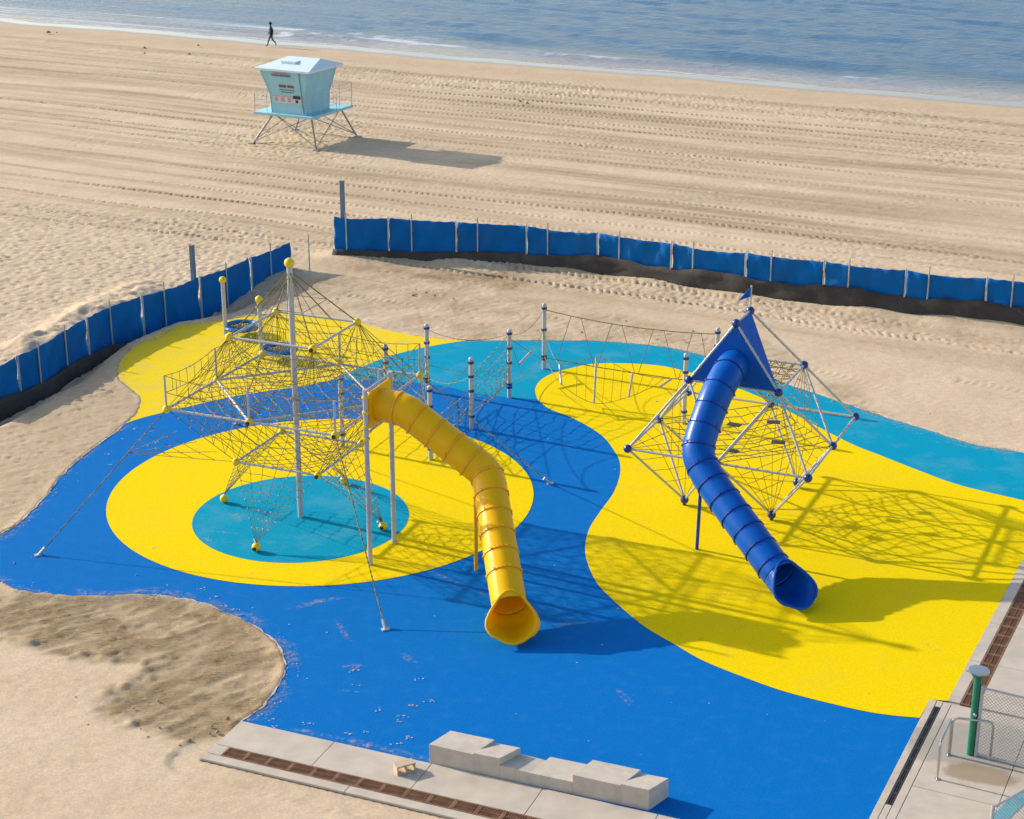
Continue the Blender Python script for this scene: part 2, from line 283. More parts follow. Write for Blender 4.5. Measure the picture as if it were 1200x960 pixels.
# which side of the right fence: the graded beach begins just beyond it
beach = sstep(46.5, 49.5, V + 0.5 * vn(U, V, 5, 5)) * sstep(-9, -4, U + 58 - 0.0 * V + 60)   # everything seaward
left_rough = sstep(-6.0, -9.0, X + (Y - 60) * 0.10) * sstep(60, 54, V) * sstep(47, 52, Y)
graded = sstep(54, 60, V + 3 * vn(U, V, 9, 6)) * sstep(99, 95, V)
upper_rough = sstep(92, 94, Vw) * sstep(99.5, 97, Vw)
tower_rough = np.exp(-(((X + 11) / 4.2) ** 2 + ((Y - 91) / 5.5) ** 2))
spots = sstep(0.12, 0.3, vn(U, V * 1.6, 7, 12))
rough = np.clip(0.0 + 0.85 * left_rough + 0.6 * upper_rough + 0.9 * tower_rough + 0.3 * spots * graded + 0.45 * sstep(57, 57.6, V) * sstep(60, 58.5, V), 0, 1)
near_low = sstep(33, 30, Y) * sstep(-4, -7, X)
Z = 0.03 * vn(X, Y, 9, 1) + 0.002 * vn(X, Y, 0.7, 2)
lump = np.abs(vn(X, Y, 0.42, 21)) * 2 - 0.5
Z += rough * (0.03 * vn(X, Y, 0.36, 22) + 0.03 * vn(X, Y, 0.2, 23) + 0.03 * vn(X, Y, 1.3, 24))
Z += (1 - rough) * (0.005 * vn(X, Y, 0.32, 25) + 0.010 * vn(X, Y, 0.16, 26))
pr_sel = np.where((Y > 26) & (Y < 118) & (np.abs(X) < 48))[0]
inner = sstep(57.5, 56.5, V) * sstep(-10.5, -8.5, X + 0.35 * (60 - Y))
pmask = (np.clip(rough + 0.10 + 0.5 * sstep(0.1, 0.3, vn(X, Y, 4.5, 27)), 0, 1) * (1 - 0.88 * inner))[pr_sel]
Z[pr_sel] += 0.027 * prints(X[pr_sel], Y[pr_sel], 0.42, 3, 0.105, np.clip(pmask * 0.95, 0, .95)) * np.clip(pmask * 1.3, 0.35, 1)
Z[pr_sel] += 0.022 * prints(X[pr_sel] + 31, Y[pr_sel] + 17, 0.27, 5, 0.07, np.clip(pmask * 0.8, 0, .8)) * pmask
# raked stripes along the shore
str1 = vn(Vw, U / 30, 0.55, 31); str2 = vn(Vw, U / 35, 1.7, 32); str3 = vn(Vw, U / 30, 0.28, 33)
Z += graded * (0.03 * str1 + 0.04 * str2 + 0.016 * str3)
# tyre lug tracks
tracks = []
tv = 57.2
while tv < 97:
    tracks.append((tv, random.choice([0.4, 0.55, 0.7, 1.0]))); tv += random.choice([1.0, 1.7, 1.9, 2.4, 1.3])
def track(coordv, coordu, tvv, depth, wid=0.14, pitch=0.30):
    d = coordv - tvv; band = np.exp(-(d / wid) ** 4)
    lug = sstep(-0.2, 0.35, np.sin(coordu * 2 * pi / pitch + 2.4 * np.sign(d) * np.abs(d) / wid * 0.8))
    fade = np.clip(0.75 + 1.5 * vn(coordu, coordv * 0 + tvv * 3, 11, 41), 0, 1)
    return fade * band * (-0.085 * depth * (1 - lug) + 0.02 * depth * lug) + fade * 0.02 * depth * (np.exp(-((np.abs(d) - wid * 1.35) / 0.09) ** 2))
ZT = np.zeros_like(Z); active = np.where((V > 44) & (V < 101) & (np.abs(X) < 60))[0]
for tvv, dp in tracks: ZT[active] += track(Vw[active] + 0.5 * vn(U[active], U[active] * 0 + tvv, 22, 44), U[active], tvv, dp)
Z += ZT * (1 - 0.6 * tower_rough)
# tracks on the strip between the fence and the pad
FT = []
for pts, dp, w in ([(-5.82, 67.94), (-4.26, 64.83), (1.28, 63.32), (5.02, 61.75), (8.52, 59.64), (11.84, 57.84), (17.66, 56.42)], 0.8, .22), ([(-6.35, 62.53), (-2.47, 60.68), (1.22, 59.64), (4.16, 58.04), (7.58, 56.89)], 0.9, .3), ([(-3.25, 64.24), (0.64, 63.09), (3.74, 61.32), (6.73, 60.05)], 0.6, .2), ([(7.93, 55.06), (10.46, 53.33), (12.68, 50.91), (15.40, 48.32)], 0.8, .35), ([(14.22, 52.91), (16.34, 51.69)], .9, .35):
    cp = catmull(pts, 6); dist = np.full(X.shape, 1e3); along = np.zeros_like(X)
    sel = np.where((Y > 40) & (Y < 75) & (X > -14) & (X < 26))[0]; acc = 0
    bx, by = X[sel], Y[sel]; dd = np.full(bx.shape, 1e3); al = np.zeros_like(bx)
    for p, q in zip(cp[:-1], cp[1:]):
        e = q - p; L2 = e.length_squared; t = np.clip(((bx - p.x) * e.x + (by - p.y) * e.y) / L2, 0, 1)
        d2 = np.hypot(bx - p.x - t * e.x, by - p.y - t * e.y); m_ = d2 < dd; dd = np.where(m_, d2, dd); al = np.where(m_, acc + t * e.length, al); acc += e.length
    Z[sel] += track(dd, al, 0.0, dp * 0.42, w * 0.8, 0.27)
# dug-out, damp and dragged areas beside the pad
sp = poly_sd(X, Y, DAMP_PIT) + 0.5 * vn(X, Y, 0.9, 51) + 0.25 * vn(X, Y, 0.3, 52); slft = poly_sd(X, Y, DAMP_LEFT) + 0.6 * vn(X, Y, 1.2, 53); stp = poly_sd(X, Y, DAMP_TOP) + 1.6 * vn(X, Y, 1.6, 54) + 0.6 * vn(X, Y, 0.5, 55)
pit = sstep(0.45, -0.2, sp); lft = sstep(0.3, -0.3, slft); tpm = sstep(0.6, -0.6, stp)
a1 = radians(38); su = X * cos(a1) + Y * sin(a1); sv = -X * sin(a1) + Y * cos(a1)
bend = 1.2 * vn(X, Y, 3.5, 56)
drag = vn((sv + bend) * 1.0, su / 8, 0.15, 57) + 0.6 * vn((su + bend), sv / 7, 0.17, 58) * sstep(0, .2, vn(X, Y, 1.5, 59))
Z += pit * (0.03 * drag + 0.03 * vn(X, Y, 0.2, 60) + 0.02 * prints(X, Y, 0.33, 10, 0.08, 0.5) - 0.03) + lft * (0.016 * drag + 0.010 * vn(X, Y, 0.3, 61) + 0.022 * prints(X, Y, 0.4, 9, 0.09, 0.4)) + tpm * (0.012 * vn(X, Y, 0.33, 62) + 0.016 * drag + 0.016 * vn(X, Y, 0.2, 63) + 0.018 * prints(X, Y, 0.36, 8, 0.09, 0.5))
# rim of lumps round the pit
Z += 0.07 * np.exp(-(sp / 0.22) ** 2) * np.clip(vn(X, Y, 0.25, 64) * 3, 0, 1) * (Y < 36)
# berms under the fences
Z += 0.16 * np.exp(-(dfr / 0.8) ** 2) * (1 + vn(X, Y, 1.5, 65)) 
side = np.zeros_like(X); bd = np.full(X.shape, 1e6)
for (x0, y0), (x1, y1) in zip(FENCE_L[:-1], FENCE_L[1:]):
    dx, dy = x1 - x0, y1 - y0; t = np.clip(((X - x0) * dx + (Y - y0) * dy) / (dx * dx + dy * dy), 0, 1); d_ = (X - x0 - t * dx) ** 2 + (Y - y0 - t * dy) ** 2; m_ = d_ < bd
    bd = np.where(m_, d_, bd); side = np.where(m_, np.sign(dy * (X - x0) - dx * (Y - y0)), side)
Z -= 0.62 * np.where(side > 0, sstep(1.75, 0.30, dfl + 0.25 * vn(X, Y, 1.3, 66)), sstep(0.55, 0.25, dfl)) * sstep(0.25, 0.9, sdout) * sstep(66.0, 60.5, Y)
Z += 0.32 * np.exp(-((line_d(X, Y, [(-16.21, 56.42), (-15.37, 59.03), (-14.44, 61.75), (-13.96, 63.32)]) - 0.2) / 0.65) ** 2) * (0.8 + vn(X, Y, 1.2, 67) + 0.5 * vn(X, Y, 0.4, 69))      # drift outside the left fence
# foreshore
Z = Z * sstep(104.5, 99, V) - 0.24 * sstep(96, 106, V) - np.clip((V - shoreV) * 0.055, 0, 4)
Z += 0.03 * sstep(98, 101, V) * sstep(107, 104, V) * vn(U, V, 3, 68)
# dip under the pad and pavement
lip = 0.012 + 0.030 * vn(X, Y, 0.45, 70) + 0.02 * vn(X, Y, 0.15, 71)
zed = np.where(sdout < 0, -0.12, Z)
blend = sstep(0.35, 0.02, sdout)
Z = np.where(sdout < 0, np.where(sdout > -0.10, lip * (1 + sdout / 0.10) - 0.12 * (-sdout / 0.10), -0.12), Z * (1 - blend) + np.maximum(lip, -0.02) * blend)
# pavement slabs stand a little proud of the sand
Z = np.where((sdpave < 0.05), np.minimum(Z, -0.04), Z); Z = np.where((sdpave < 0.6) & (sdpave >= 0.05) & (sdpad > 0.3), np.minimum(Z, 0.03 * vn(X, Y, 0.4, 72) - 0.035), Z)
damp = np.clip(pit * (0.92 + 0.7 * vn(X, Y, 0.5, 80) + 0.5 * drag) + 0.42 * lft + 0.5 * tpm * (0.6 + 1.4 * vn(X, Y, 0.8, 81)) + graded * np.clip(0.22 + 0.7 * str2 + 0.5 * str1 + 0.55 * str3 + 0.6 * vn(U / 9, V, 0.9, 82) + 6.0 * np.abs(ZT), 0, 0.75) * (1 - 0.5 * rough) + 0.5 * np.exp(-((Vw - 97.3) / 0.5) ** 2) + 0.30 * np.exp(-((Vw - 101) / 3.0) ** 2), 0, 1)
damp = np.clip(damp + 0.18 * (dfr < 2.5) * sstep(0, .3, vn(X, Y, 1.1, 83)), 0, 1)
wet = sstep(-2.6, -0.8, V - shoreV + 0.3 * vn(U, V, 2, 84))
nx, ny = len(xs), len(ys)
me = bpy.data.meshes.new('sand')
ii = np.arange(nx * ny).reshape(ny, nx)
quads = np.stack([ii[:-1, :-1], ii[:-1, 1:], ii[1:, 1:], ii[1:, :-1]], -1).reshape(-1, 4)
# leave out the quads buried under pad and pavement
deep = (sdout < -0.35); keep = ~deep[quads].all(1); quads = quads[keep]
me.vertices.add(nx * ny); me.vertices.foreach_set('co', np.stack([X, Y, Z], 1).astype(np.float32).ravel())
me.loops.add(len(quads) * 4); me.loops.foreach_set('vertex_index', quads.astype(np.int32).ravel())
me.polygons.add(len(quads)); me.polygons.foreach_set('loop_start', np.arange(0, len(quads) * 4, 4, dtype=np.int32)); me.polygons.foreach_set('loop_total', np.full(len(quads), 4, np.int32))
me.polygons.foreach_set('use_smooth', np.ones(len(quads), bool)); me.update(); me.validate()
for nm, arr in (('damp', damp), ('wet', wet), ('rough', np.clip(rough + pit + 0.6 * tpm, 0, 1))):
    at = me.attributes.new(nm, 'FLOAT', 'POINT'); at.data.foreach_set('value', arr.astype(np.float32))
def sand_mat():
    m = bpy.data.materials.new('sand'); m.use_nodes = True; nt = m.node_tree; N = nt.nodes; L = nt.links; b = N['Principled BSDF']
    geo = N.new('ShaderNodeNewGeometry')
    def noise(s, d=8, r=0.6):
        n = N.new('ShaderNodeTexNoise'); n.inputs['Scale'].default_value = s; n.inputs['Detail'].default_value = d; n.inputs['Roughness'].default_value = r; L.new(geo.outputs['Position'], n.inputs['Vector']); return n
    def mix(f, a, bb, blend='MIX'):
        x = N.new('ShaderNodeMix'); x.data_type = 'RGBA'; x.blend_type = blend
        for s, v in ((0, f), (6, a), (7, bb)):
            if isinstance(v, (int, float)): x.inputs[s].default_value = v
            elif isinstance(v, tuple): x.inputs[s].default_value = (*v, 1)
            else: L.new(v, x.inputs[s])
        return x.outputs[2]
    def rng_(src, a, bb, c, d):
        r = N.new('ShaderNodeMapRange'); r.inputs[1].default_value = a; r.inputs[2].default_value = bb; r.inputs[3].default_value = c; r.inputs[4].default_value = d; L.new(src, r.inputs[0]); return r.outputs[0]
    ad = N.new('ShaderNodeAttribute'); ad.attribute_name = 'damp'; aw = N.new('ShaderNodeAttribute'); aw.attribute_name = 'wet'
    dry = mix(rng_(noise(0.5).outputs['Fac'], 0.35, 0.65, 0, 1), (0.56, 0.422, 0.278), (0.62, 0.476, 0.325))
    dmp = mix(rng_(noise(1.7).outputs['Fac'], 0.35, 0.65, 0, 1), (0.27, 0.188, 0.098), (0.37, 0.268, 0.155))
    c = mix(ad.outputs['Fac'], dry, dmp)
    c = mix(0.6, c, mix(1.0, c, rng_(noise(16, 5, 0.8).outputs['Fac'], 0.3, 0.7, 0.72, 1.25), 'MULTIPLY'))  # grain speckle; dark specks of small footprint shadows are painted into the colour
    c = mix(0.55, c, mix(1.0, c, rng_(noise(5, 6, 0.75).outputs['Fac'], 0.3, 0.7, 0.80, 1.18), 'MULTIPLY'))
    c = mix(aw.outputs['Fac'], c, (0.30, 0.235, 0.185))
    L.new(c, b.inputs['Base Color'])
    L.new(rng_(aw.outputs['Fac'], 0, 1, 0.95, 0.10), b.inputs['Roughness'])
    L.new(rng_(aw.outputs['Fac'], 0, 1, 0.15, 0.6), b.inputs['Specular IOR Level'])
    bp = N.new('ShaderNodeBump'); bp.inputs['Distance'].default_value = 0.022; ar = N.new('ShaderNodeAttribute'); ar.attribute_name = 'rough'
    mu = N.new('ShaderNodeMath'); mu.operation = 'MULTIPLY'; L.new(rng_(aw.outputs['Fac'], 0, 0.8, 1.0, 0.0), mu.inputs[0]); L.new(rng_(ar.outputs['Fac'], 0, 1, 0.5, 0.95), mu.inputs[1]); L.new(mu.outputs[0], bp.inputs['Strength'])
    L.new(noise(9, 8, 0.8).outputs['Fac'], bp.inputs['Height'])
    mp = N.new('ShaderNodeMapping'); mp.inputs['Rotation'].default_value = (0, 0, radians(-35)); mp.inputs['Scale'].default_value = (2.2, 6.5, 1.0); L.new(geo.outputs['Position'], mp.inputs['Vector'])
    ds_ = N.new('ShaderNodeTexNoise'); ds_.inputs['Scale'].default_value = 1.0; ds_.inputs['Detail'].default_value = 6; ds_.inputs['Distortion'].default_value = 2.6; L.new(mp.outputs[0], ds_.inputs['Vector'])
    b2 = N.new('ShaderNodeBump'); b2.inputs['Distance'].default_value = 0.05; L.new(rng_(ad.outputs['Fac'], 0.5, 1.0, 0.0, 0.4), b2.inputs['Strength']); L.new(ds_.outputs['Fac'], b2.inputs['Height']); L.new(bp.outputs[0], b2.inputs['Normal'])
    mp3 = N.new('ShaderNodeMapping'); mp3.inputs['Rotation'].default_value = (0, 0, radians(50)); mp3.inputs['Scale'].default_value = (1.6, 12.0, 1.0); L.new(geo.outputs['Position'], mp3.inputs['Vector'])
    d3 = N.new('ShaderNodeTexNoise'); d3.inputs['Scale'].default_value = 1.0; d3.inputs['Detail'].default_value = 4; d3.inputs['Distortion'].default_value = 2.0; L.new(mp3.outputs[0], d3.inputs['Vector'])
    b3 = N.new('ShaderNodeBump'); b3.inputs['Distance'].default_value = 0.07; L.new(rng_(ad.outputs['Fac'], 0.5, 1.0, 0.0, 0.55), b3.inputs['Strength']); L.new(rng_(d3.outputs['Fac'], 0.5, 0.62, 0, 1), b3.inputs['Height']); L.new(b2.outputs[0], b3.inputs['Normal']); L.new(b3.outputs[0], b.inputs['Normal'])
    return m
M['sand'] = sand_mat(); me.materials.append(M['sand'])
sand = bpy.data.objects.new('sand', me); COL.objects.link(sand); tag(sand, 'tan beach sand with raked stripes, tyre tracks and footprints', kind='structure')

# ------------------------------------------------------------------ sea
us = axis([(-2500, -300, 200), (-300, -75, 15), (-75, 75, 0.42), (75, 300, 15), (300, 2500, 200)])
vsx = axis([(104, 150, 0.16), (150, 185, 0.35), (185, 260, 3), (260, 800, 60), (800, 4000, 400)])
gu, gv = np.meshgrid(us, vsx); Uu = gu.ravel(); Vv = gv.ravel()
wx = Uu * UD.x + Vv * VD.x; wy = Uu * UD.y + Vv * VD.y
sh = 105.6 + 1.6 * vn(Uu, Uu * 0, 9, 8) + 0.6 * vn(Uu, Uu * 0, 3.1, 9)
dep = sstep(0.5, 14, Vv - sh)
a2 = radians(9); r1 = Vv * cos(a2) + Uu * sin(a2)
wz = dep * (0.15 * vn(r1, Uu / 5, 1.5, 101) + 0.10 * vn(r1 + 0.6 * vn(Uu, Vv, 8, 105), Uu / 7, 4.6, 102) + 0.08 * vn(r1, Uu / 3, 0.8, 103) + 0.06 * vn(Uu, Vv, 1.0, 104))
# small breaking wavelets near the edge
wz += 0.16 * np.exp(-((Vv - sh - 3.6 - 1.2 * vn(Uu, Uu * 0, 12, 106)) / 0.45) ** 2) * np.clip(0.5 + 2 * vn(Uu, Uu * 0, 7, 107), 0, 1)
wz += 0.14 * np.exp(-((Vv - sh - 9.5 - 2 * vn(Uu, Uu * 0, 15, 108)) / 0.9) ** 2) * np.clip(0.3 + 2 * vn(Uu, Uu * 0, 9, 109), 0, 1)
wz = wz * sstep(700, 200, Vv) - 0.245
nu, nv = len(us), len(vsx); me = bpy.data.meshes.new('sea'); ii = np.arange(nu * nv).reshape(nv, nu)
q = np.stack([ii[:-1, :-1], ii[:-1, 1:], ii[1:, 1:], ii[1:, :-1]], -1).reshape(-1, 4)
me.vertices.add(nu * nv); me.vertices.foreach_set('co', np.stack([wx, wy, wz], 1).astype(np.float32).ravel())
me.loops.add(len(q) * 4); me.loops.foreach_set('vertex_index', q.astype(np.int32).ravel()); me.polygons.add(len(q)); me.polygons.foreach_set('loop_start', np.arange(0, len(q) * 4, 4, dtype=np.int32)); me.polygons.foreach_set('loop_total', np.full(len(q), 4, np.int32))
me.polygons.foreach_set('use_smooth', np.ones(len(q), bool)); me.update(); me.validate()
ds = Vv - sh
lacy = vn(Uu, Vv, 1.3, 120) + 0.7 * vn(Uu, Vv, 0.5, 121)
leftish = sstep(10, -40, Uu + 55)      # more broken water towards the left of the bay
foam = 0.7 * np.exp(-((ds - 0.5 - 0.5 * vn(Uu, Vv, 2.0, 122)) / 0.20) ** 2) * np.clip(0.75 + 1.6 * vn(Uu, Uu * 0, 6, 123), 0, 1)
foam += np.exp(-((ds - 3.9 - 1.2 * vn(Uu, Uu * 0, 12, 106) ) / 0.55) ** 2) * np.clip(0.25 + 2.0 * vn(Uu, Vv * 2, 5, 124), 0, 1) * 0.85
foam += (0.25 + 0.75 * leftish) * sstep(0.12, 0.34, lacy) * sstep(1, 3, ds) * sstep(11, 5, ds)
foam = np.clip(sstep(0.25, 0.75, foam) * 0.85, 0, 1)
for nm, arr in (('depth', np.clip(ds / 9, 0, 1)), ('foam', foam)):
    at = me.attributes.new(nm, 'FLOAT', 'POINT'); at.data.foreach_set('value', arr.astype(np.float32))
def sea_mat():
    m = bpy.data.materials.new('sea_water'); m.use_nodes = True; nt = m.node_tree; N = nt.nodes; L = nt.links; b = N['Principled BSDF']
    geo = N.new('ShaderNodeNewGeometry'); a = N.new('ShaderNodeAttribute'); a.attribute_name = 'depth'; fo = N.new('ShaderNodeAttribute'); fo.attribute_name = 'foam'
    rp = N.new('ShaderNodeValToRGB'); e = rp.color_ramp.elements; e[0].position = 0; e[0].color = (0.40, 0.35, 0.31, 1); e[1].position = 1; e[1].color = (0.055, 0.145, 0.26, 1)
    for p, c in ((0.22, (0.40, 0.37, 0.36)), (0.45, (0.22, 0.26, 0.31)), (0.75, (0.08, 0.16, 0.24))):
        k = e.new(p); k.color = (*c, 1)
    L.new(a.outputs['Fac'], rp.inputs[0])
    mx = N.new('ShaderNodeMix'); mx.data_type = 'RGBA'; L.new(fo.outputs['Fac'], mx.inputs[0]); L.new(rp.outputs[0], mx.inputs[6]); mx.inputs[7].default_value = (0.66, 0.68, 0.70, 1); L.new(mx.outputs[2], b.inputs['Base Color'])
    r = N.new('ShaderNodeMapRange'); r.inputs[3].default_value = 0.14; r.inputs[4].default_value = 0.8; L.new(fo.outputs['Fac'], r.inputs[0]); L.new(r.outputs[0], b.inputs['Roughness']); b.inputs['IOR'].default_value = 1.33
    mp = N.new('ShaderNodeMapping'); mp.inputs['Rotation'].default_value = (0, 0, radians(27 + 9)); mp.inputs['Scale'].default_value = (0.42, 1.0, 1.0); L.new(geo.outputs['Position'], mp.inputs['Vector'])
    n = N.new('ShaderNodeTexNoise'); n.inputs['Scale'].default_value = 2.8; n.inputs['Detail'].default_value = 6; n.inputs['Roughness'].default_value = 0.62; L.new(mp.outputs[0], n.inputs['Vector'])
    bp = N.new('ShaderNodeBump'); bp.inputs['Strength'].default_value = 0.9; bp.inputs['Distance'].default_value = 0.24; L.new(n.outputs['Fac'], bp.inputs['Height']); L.new(bp.outputs[0], b.inputs['Normal'])
    return m
me.materials.append(sea_mat()); sea = bpy.data.objects.new('sea', me); COL.objects.link(sea); tag(sea, 'blue grey rippled sea with a thin line of foam', kind='structure')

# ------------------------------------------------------------------ rubber playground surface
pad = MB().prism(OUTLINE, -0.10, 0.0).build('rubber_pad', M['rub_blue']); tag(pad, 'blue rubber play surface with wavy colour fields', kind='structure')
rr = onright(TEALY[0][1])
MB().sheet(s1 + list(reversed(yt))[1:] + list(reversed(yb1))[1:-1], 0.004).build('yellow_patch', M['rub_yel_d'], pad)
tyfull = [rr] + ty[1:]
MB().sheet(s2 + [onright(47.0)] + tyfull + tb[1:] + yt[1:-1], 0.004).build('teal_patch', M['rub_teal'], pad)
MB().sheet(tyfull + yb[1:] + [Vector((8.81, 32.48)), Vector((9.16, 32.41))], 0.008).build('yellow_patch', M['rub_yel'], pad)
def circle(cx, cy, r, n=96): return [Vector((cx + r * cos(2 * pi * i / n), cy + r * sin(2 * pi * i / n))) for i in range(n)]
MB().sheet(circle(-5.13, 43.6, 5.715), 0.008).build('yellow_disc', M['rub_yel'], pad)
MB().sheet(circle(-5.52, 42.01, 2.82), 0.012).build('teal_disc', M['rub_teal'], pad)
def ribbon(pts, w):
    L_, R_ = [], []
    for i, p in enumerate(pts):
        t_ = (pts[min(i + 1, len(pts) - 1)] - pts[max(i - 1, 0)]); t_ = t_.normalized() if t_.length > 1e-6 else Vector((1, 0)); nn = Vector((-t_.y, t_.x)); k = w * (0.6 + 0.4 * math.sin(i * 1.7) + 0.25 * math.sin(i * .37)); L_.append(p + nn * k * .5); R_.append(p - nn * k * .5)
    m = MB(); m.v = [(a.x, a.y, .015) for a in L_] + [(a.x, a.y, .015) for a in R_]; n = len(pts); m.f = [(i, n + i, n + i + 1, i + 1) for i in range(n - 1)]; return m
ribbon(sl[:45], .055).build('raw_edge', M['raw_edge'], pad); ribbon(sl[85:], .05).build('raw_edge', M['raw_edge'], pad); ribbon(s2[10:], .03).build('raw_edge', M['raw_edge'], pad)
# sand blown and trodden onto the pad
sp_ = MB()
def film_mat():
    m = bpy.data.materials.new('sand_film'); m.use_nodes = True; nt = m.node_tree; N = nt.nodes; L = nt.links; b = N['Principled BSDF']; b.inputs['Base Color'].default_value = (0.56, 0.44, 0.31, 1); b.inputs['Roughness'].default_value = 0.95; b.inputs['Specular IOR Level'].default_value = 0.1
    geo = N.new('ShaderNodeNewGeometry'); n = N.new('ShaderNodeTexNoise'); n.inputs['Scale'].default_value = 7; n.inputs['Detail'].default_value = 9; n.inputs['Roughness'].default_value = 0.75; L.new(geo.outputs['Position'], n.inputs['Vector'])
    at = N.new('ShaderNodeAttribute'); at.attribute_name = 'cover'; mr = N.new('ShaderNodeMapRange'); mr.inputs[1].default_value = 0.46; mr.inputs[2].default_value = 0.75; mr.inputs[3].default_value = 0; mr.inputs[4].default_value = 1.0; L.new(n.outputs['Fac'], mr.inputs[0])
    mu = N.new('ShaderNodeMath'); mu.operation = 'MULTIPLY'; L.new(mr.outputs[0], mu.inputs[0]); L.new(at.outputs['Fac'], mu.inputs[1]); L.new(mu.outputs[0], b.inputs['Alpha']); return m
FILM = film_mat()
fl_ = MB(); cov = []
def film(c, rx, ry, ang):      # a thin drift: full in the middle, nothing at its rim
    n = 12; pts = [(c[0], c[1], .0175)]; 
    for i in range(n):
        t = 2 * pi * i / n; k = random.uniform(.7, 1.25); x, y = rx * k * cos(t), ry * k * sin(t); pts.append((c[0] + x * cos(ang) - y * sin(ang), c[1] + x * sin(ang) + y * cos(ang), .0175))
    fl_.add(pts, [(0, 1 + i, 1 + (i + 1) % n) for i in range(n)]); cov.extend([1.0] + [0.0] * n)
for seq, cnt in ((sl, 70), (s1, 34), (s2, 46)):
    for _ in range(cnt):
        i = random.randrange(1, len(seq) - 1); p = seq[i]; t_ = seq[i + 1] - seq[i - 1]; film((p.x + random.gauss(0, .12), p.y + random.gauss(0, .12)), random.uniform(.25, .9), random.uniform(.08, .28), math.atan2(t_.y, t_.x) + random.gauss(0, .25))
for _ in range(14): film((random.uniform(-8, 11), random.uniform(31, 50)), random.uniform(.2, .8), random.uniform(.05, .2), random.gauss(-.4, .5))
for k in range(14): film((-4.2 + k * .45, 31.15 - k * .185), random.uniform(.3, .6), random.uniform(.06, .16), -.39)
fo_ = fl_.build('sand_film', FILM); ca = fo_.data.attributes.new('cover', 'FLOAT', 'POINT'); ca.data.foreach_set('value', cov); tag(fo_, 'thin films of blown sand on the rubber surface', kind='stuff')
def splat(c, r, z=0.016, el=1.8, ang=-0.4):
    n = random.randint(7, 10); ph = random.random() * 6
    pts = []
    for i in range(n):
        t = 2 * pi * i / n + ph; k = r * random.uniform(0.45, 1.15); x, y = k * el * cos(t), k * sin(t)
        pts.append((c[0] + x * cos(ang) - y * sin(ang), c[1] + x * sin(ang) + y * cos(ang)))
    sp_.sheet(pts, z)
for c in [(-3.47, 33.74), (-3.38, 33.10), (-1.99, 33.36), (-2.85, 32.05), (-2.30, 31.77), (-2.09, 32.19), (-2.32, 31.57), (-1.71, 32.41), (-2.97, 31.13), (-3.28, 31.09), (-2.30, 30.70), (-2.11, 30.93), (-6.96, 37.35), (-6.77, 36.82), (-6.45, 36.64), (-6.35, 36.38), (-5.04, 34.43), (-4.84, 34.00), (-4.93, 32.33), (-5.10, 31.84), (-4.97, 31.67), (-4.86, 31.40), (-11.21, 48.46), (-10.69, 48.25), (-10.36, 47.35), (-11.34, 47.63), (-11.55, 46.42), (-11.40, 45.64), (-12.46, 43.61), (-7.45, 37.76), (-4.21, 31.50), (-7.82, 40.61), (-7.67, 40.51), (-9.02, 40.10)]:
    for _ in range(6): splat((c[0] + random.gauss(0, .07), c[1] + random.gauss(0, .035)), random.uniform(0.005, 0.02))
for pts, n in ((sl, 330), (s1, 150), (s2, 330)):
    for _ in range(n):
        p = random.choice(pts); d = abs(random.gauss(0, 0.28)); t = random.random() * 6.28
        q_ = Vector((p.x + d * cos(t), p.y + d * sin(t)))
        splat(q_, random.choice([0.004, 0.006, 0.008, 0.014]))
for _ in range(70):
    c = Vector((random.uniform(-9, 12), random.uniform(30, 52))); splat(c, random.uniform(0.006, 0.018))
tag(sp_.build('sand_spill', M['raw_edge']), 'pale scattered sand specks on the rubber surface', kind='stuff')

# ------------------------------------------------------------------ pavements, drains
def quad_from(o, du, dv, u0, u1, v0, v1): return [o + du * u0 + dv * v0, o + du * u1 + dv * v0, o + du * u1 + dv * v1, o + du * u0 + dv * v1]
pave = MB().prism([p + Vector((0, 0)) for p in quad_from(A0, pav_dir, pav_n, -0.02, 13.3, 0.0, 1.57)], -0.20, -0.02).build('pavement', M['conc_joint']); tag(pave, 'pale concrete strip with a rusty drain along its sand edge', kind='structure')
# left end follows A0->B0
jo = [0.0, 2.17, 4.33, 6.68, 9.0, 11.2, 13.3]
gv0, gv1 = 0.98, 1.33          # grate band across the strip
def slab(par, u0, u1, v0, v1, g=0.006, o=A0, du=pav_dir, dv=pav_n, top=0.022):
    return MB().prism(quad_from(o, du, dv, u0 + g, u1 - g, v0 + g, v1 - g), -0.06, top).build('slab', M['conc'], par, bevel=0.006)
for a, b in zip(jo[:-1], jo[1:]): slab(pave, a, b, 0.0, gv0 if a > 0 else gv0)
slab(pave, 0.0, 0.32, gv0, gv1)
for a, b in ((0.0, 3.2), (3.2, 6.9), (6.9, 10.3), (10.3, 13.3)): slab(pave, a, b, gv1, 1.57)
def grate_mesh(w, l, mat_, name='grate_section'):
    m = MB()
    m.box((l / 2, 0.018, 0), l, 0.036, 0.03).box((l / 2, w - 0.018, 0), l, 0.036, 0.03).box((0.014, w / 2, 0), 0.028, w - 0.072, 0.03).box((l - 0.014, w / 2, 0), 0.028, w - 0.072, 0.03).box((l / 2, w / 2, 0), l - 0.056, 0.016, 0.03)
    n = int(l / 0.042)
    for i in range(1, n):
        x = l * i / n
        m.box((x, w * 0.27, -0.004), 0.017, w * 0.36, 0.02).box((x, w * 0.73, -0.004), 0.017, w * 0.36, 0.02)
    me_ = bpy.data.meshes.new(name); me_.from_pydata(m.v, [], m.f); me_.materials.append(mat_); return me_
